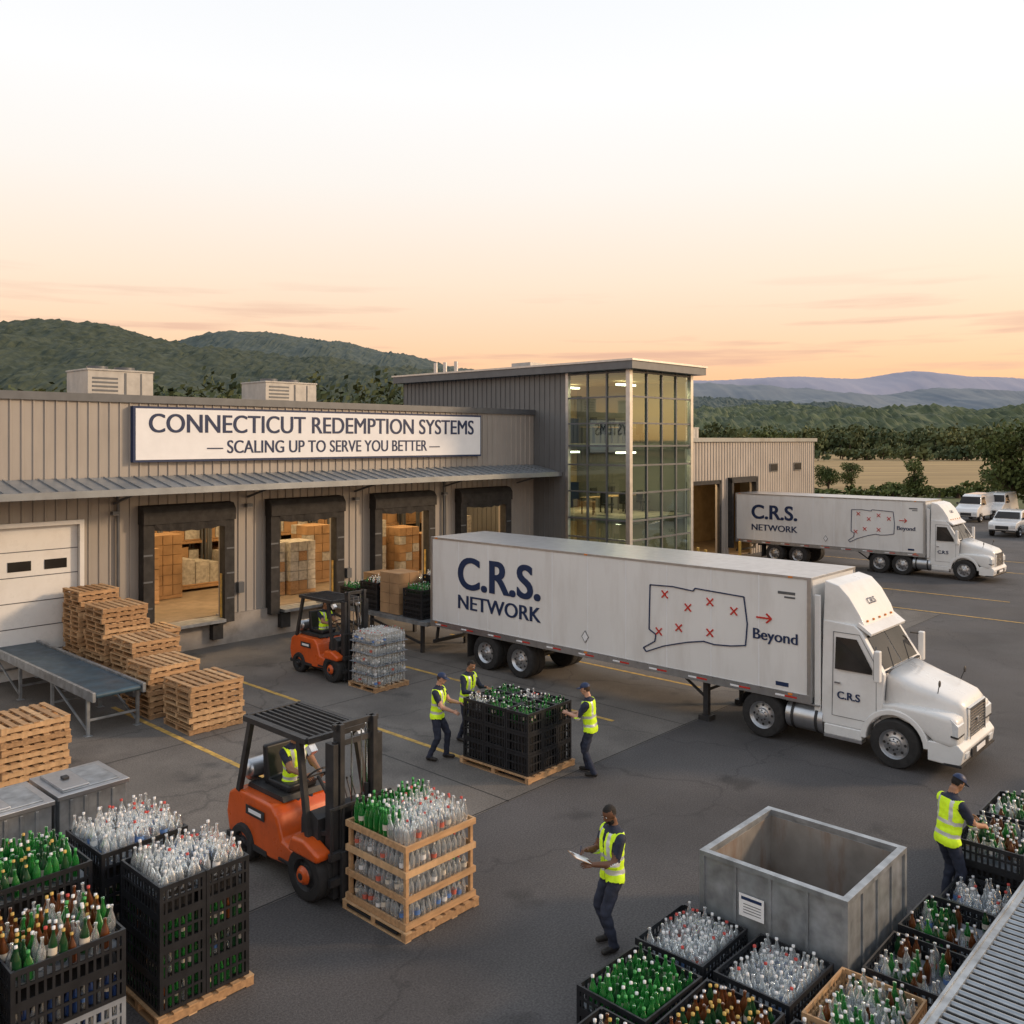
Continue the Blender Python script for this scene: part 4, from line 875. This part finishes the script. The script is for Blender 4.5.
# ---------------- vegetation
def leafcloud(vs,fs,c,r,n,size,rr):
    for _ in range(n):
        while True:
            p=Vector((rr.uniform(-1,1),rr.uniform(-1,1),rr.uniform(-1,1)))
            if .25<p.length<1: break
        p=Vector((p.x*r[0],p.y*r[1],p.z*r[2]))+Vector(c)
        a=Vector((rr.gauss(0,1),rr.gauss(0,1),rr.gauss(0,1))).normalized(); q=a.orthogonal().normalized(); w=a.cross(q)
        s=size*rr.uniform(.6,1.3); o=len(vs)
        vs+= [tuple(p+q*s),tuple(p+w*s*.6),tuple(p-q*s),tuple(p-w*s*.6)]; fs.append((o,o+1,o+2,o+3))
def tree(loc,h,w,seed,nl=2400,mt='leaf',name='tree'):
    rr=random.Random(seed); b=MB()
    b.tube([(0,0,0),(.05*w,0,h*.35),(0,.05*w,h*.8)],[.05*h*.6,.035*h*.6,.008*h],'bark',8)
    vs=[];fs=[]
    for k in range(12):
        a=rr.uniform(0,6.28);rad=rr.uniform(.1,.75)*w/2;z=h*rr.uniform(.25,.88); c=(rad*math.cos(a),rad*math.sin(a),z)
        b.tube([(0,0,h*rr.uniform(.15,.4)),c],[.018*h,.004*h],'bark',6)
        leafcloud(vs,fs,c,(w*.24,w*.24,h*.14),nl//12,.028*h,rr)
    b.add(vs,fs,mt); b.obj(name,loc)
for i,(px,Y,h,w) in enumerate(((828,112,4.2,3.2),(851,120,3.8,3.4),(915,92,4.8,3.8),(1012,78,7.6,5.5),(1046,76,9,8),(1003,92,4.0,4.5),(770,140,9,8))):
    tree(((px-512)/900*Y,Y,0),h,w,i)
def forest(name,items,seed,per=70,size=1.3,mt='leaf2'):
    rr=random.Random(seed); vs=[];fs=[]; b=MB()
    for (x,y,z,h,w) in items:
        for k in range(4):
            leafcloud(vs,fs,(x+rr.uniform(-.25,.25)*w,y+rr.uniform(-.25,.25)*w,z+h*rr.uniform(.3,.8)),(w*.34,w*.34,h*.25),per//4,size,rr)
        b.tube([(x,y,z),(x,y,z+h*.5)],[.3,.15],'bark',5)
    b.add(vs,fs,mt); b.obj(name)
rr=random.Random(5)
forest('distant_trees',[((rr.uniform(-20,440)-512)/900*y,y,0,rr.uniform(9.5,14)*(y/100),rr.uniform(7,10)) for y in [rr.uniform(85,125) for _ in range(95)]],1,360,.5)
forest('distant_trees',[((rr.uniform(690,1080)-512)/900*y,y,0,rr.uniform(7,15),rr.uniform(9,14)) for y in [rr.uniform(400,640) for _ in range(360)]],2,100,1.3,'leaf3')
forest('hedgerow',[(x,104+rr.uniform(-3,3)+x*.02,0,rr.uniform(.7,1.7),rr.uniform(2.5,4.5)) for x in [33+k*1.6 for k in range(50)]],3,140,.3,'leaf')
forest('distant_trees',[((rr.uniform(812,1080)-512)/900*y,y,0,rr.uniform(3,6),rr.uniform(6,9)) for y in [rr.uniform(275,310) for _ in range(34)]],7,140,.8,'leaf3')
# hills
def hill(name,D,ridge,m,amp,depth,seed,base=-5,nx=420,ny=26,tree=0):
    xs=[p[0] for p in ridge]; 
    def rz(x):
        for i in range(len(ridge)-1):
            if ridge[i][0]<=x<=ridge[i+1][0]:
                t=(x-ridge[i][0])/(ridge[i+1][0]-ridge[i][0]); t=t*t*(3-2*t); return ridge[i][1]*(1-t)+ridge[i+1][1]*t
        return 440
    vs=[];fs=[]
    for j in range(ny):
        t=j/(ny-1)*1.5
        for i in range(nx):
            px=xs[0]+(xs[-1]-xs[0])*i/(nx-1); zr=6.6+(440-rz(px))*D/900
            Y=D-depth*(1-t); X=(px-512)/900*D
            f=math.sin(min(t,1)*math.pi/2)**1.1 if t<=1 else 1-(t-1)*.9
            z=base+(zr-base)*f
            z+=noise.fractal(Vector((X/depth*3,Y/depth*3,seed)),1,2,4)*amp*3*math.sin(min(1,t)*math.pi*.95)*(1 if t<.9 else .3)
            z+=noise.noise(Vector((X/(amp*1.6),Y/(amp*1.6),seed)))*amp*.35
            if tree: z+=abs(noise.noise(Vector((X/9,Y/9,seed*3))))*tree
            vs.append((X,Y,z))
    for j in range(ny-1):
        for i in range(nx-1): a=j*nx+i; fs.append((a,a+1,a+nx+1,a+nx))
    b=MB(); b.add(vs,fs,m,not tree); b.obj(name)
hm1=mat('hill_forest',(.020,.034,.026),.95,col2=(.062,.078,.052),scale=.08); hm0=mat('hill_mid',(.042,.064,.062),.95,col2=(.080,.102,.092),scale=.06); hm2=mat('hill_blue_haze',(.12,.15,.19),.95,col2=(.16,.19,.22),scale=.008); hm3=mat('hill_far_haze',(.27,.28,.36),.95,var=.05,scale=.001); hm4=mat('valley_woods',(.032,.052,.030),.95,col2=(.11,.13,.06),scale=.05)  # aerial haze is put into the bluish base colours of the farther hills
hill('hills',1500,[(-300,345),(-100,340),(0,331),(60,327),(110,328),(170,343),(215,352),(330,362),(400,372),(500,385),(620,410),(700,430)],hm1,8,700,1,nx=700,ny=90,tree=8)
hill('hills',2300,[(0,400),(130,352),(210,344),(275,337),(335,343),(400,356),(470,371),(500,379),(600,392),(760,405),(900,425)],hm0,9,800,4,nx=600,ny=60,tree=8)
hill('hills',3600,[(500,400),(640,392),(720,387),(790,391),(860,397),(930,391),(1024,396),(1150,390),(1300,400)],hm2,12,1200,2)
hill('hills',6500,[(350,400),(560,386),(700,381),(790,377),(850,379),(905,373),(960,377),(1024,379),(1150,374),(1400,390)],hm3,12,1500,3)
hill('valley_woodland',1300,[(560,425),(700,412),(760,407),(820,414),(900,410),(960,414),(1024,408),(1120,410),(1300,415)],hm4,6,600,6,base=-3,nx=600,ny=70,tree=9)
# ---------------- world, sun, camera
w=bpy.data.worlds.new('World'); bpy.context.scene.world=w; w.use_nodes=True; nt=w.node_tree; bg=nt.nodes['Background']
sk=nd(nt,'ShaderNodeTexSky'); sk.sky_type='NISHITA'; sk.sun_disc=False
SE,SAZ=math.radians(20),math.radians(86)
sk.sun_elevation=SE; sk.sun_rotation=SAZ; sk.dust_density=1.5
tc=nd(nt,'ShaderNodeTexCoord'); sp=nd(nt,'ShaderNodeSeparateXYZ'); nt.links.new(tc.outputs['Generated'],sp.inputs[0])
rp=nd(nt,'ShaderNodeValToRGB'); nt.links.new(sp.outputs[2],rp.inputs[0]); cr=rp.color_ramp
cr.elements[0].position=0; cr.elements[0].color=(.86,.34,.14,1); cr.elements[1].position=1; cr.elements[1].color=(.50,.57,.68,1)
for p,c in ((.05,(.92,.43,.21,1)),(.10,(.93,.56,.34,1)),(.17,(.93,.71,.54,1)),(.27,(.93,.85,.78,1)),(.36,(.95,.93,.92,1)),(.55,(.84,.87,.92,1))):
    e=cr.elements.new(p); e.color=c
mp=nd(nt,'ShaderNodeMapping'); mp.inputs['Scale'].default_value=(2.2,2.2,34); nt.links.new(tc.outputs['Generated'],mp.inputs[0])
ns=nd(nt,'ShaderNodeTexNoise'); ns.inputs['Scale'].default_value=2.1; ns.inputs['Detail'].default_value=9; nt.links.new(mp.outputs[0],ns.inputs['Vector'])
r2=nd(nt,'ShaderNodeValToRGB'); r2.color_ramp.elements[0].position=.53; r2.color_ramp.elements[1].position=.66; r2.color_ramp.elements[1].color=(.75,.75,.75,1); nt.links.new(ns.outputs[0],r2.inputs[0])
lo=nd(nt,'ShaderNodeMapRange'); lo.inputs[1].default_value=.10; lo.inputs[2].default_value=.18; lo.inputs[3].default_value=1; lo.inputs[4].default_value=.0; nt.links.new(sp.outputs[2],lo.inputs[0])
mm=nd(nt,'ShaderNodeMath',operation='MULTIPLY'); nt.links.new(r2.outputs[0],mm.inputs[0]); nt.links.new(lo.outputs[0],mm.inputs[1])
mx=nd(nt,'ShaderNodeMixRGB'); nt.links.new(mm.outputs[0],mx.inputs[0]); nt.links.new(rp.outputs[0],mx.inputs[1]); mx.inputs[2].default_value=(.66,.34,.25,1)
vm=nd(nt,'ShaderNodeMixRGB',blend_type='MULTIPLY'); vm.inputs[0].default_value=1; nt.links.new(sk.outputs[0],vm.inputs[1]); vm.inputs[2].default_value=(.05,.045,.035,1)
ad=nd(nt,'ShaderNodeMixRGB',blend_type='ADD'); ad.inputs[0].default_value=.8; nt.links.new(mx.outputs[0],ad.inputs[1]); nt.links.new(vm.outputs[0],ad.inputs[2])
nt.links.new(ad.outputs[0],bg.inputs[0]); bg.inputs[1].default_value=1.0
L=bpy.data.lights.new('sun','SUN'); L.energy=2.3; L.angle=math.radians(7); L.color=(1,.69,.42)
so=bpy.data.objects.new('sun',L); bpy.context.collection.objects.link(so)
d=Vector((math.sin(SAZ)*math.cos(SE),math.cos(SAZ)*math.cos(SE),math.sin(SE)))
so.rotation_euler=d.to_track_quat('Z','Y').to_euler(); so.location=(0,0,30)
cam=bpy.data.cameras.new('camera'); co=bpy.data.objects.new('camera',cam); bpy.context.collection.objects.link(co); co.location=(0,0,6.6); co.rotation_euler=(math.pi/2,0,0)
cam.sensor_width=36; cam.lens=900/1024*36; cam.shift_y=-72/1024; cam.clip_end=20000; cam.clip_start=.1
s=bpy.context.scene; s.camera=co; s.view_settings.view_transform='Standard'; s.view_settings.look='None'; s.view_settings.exposure=0
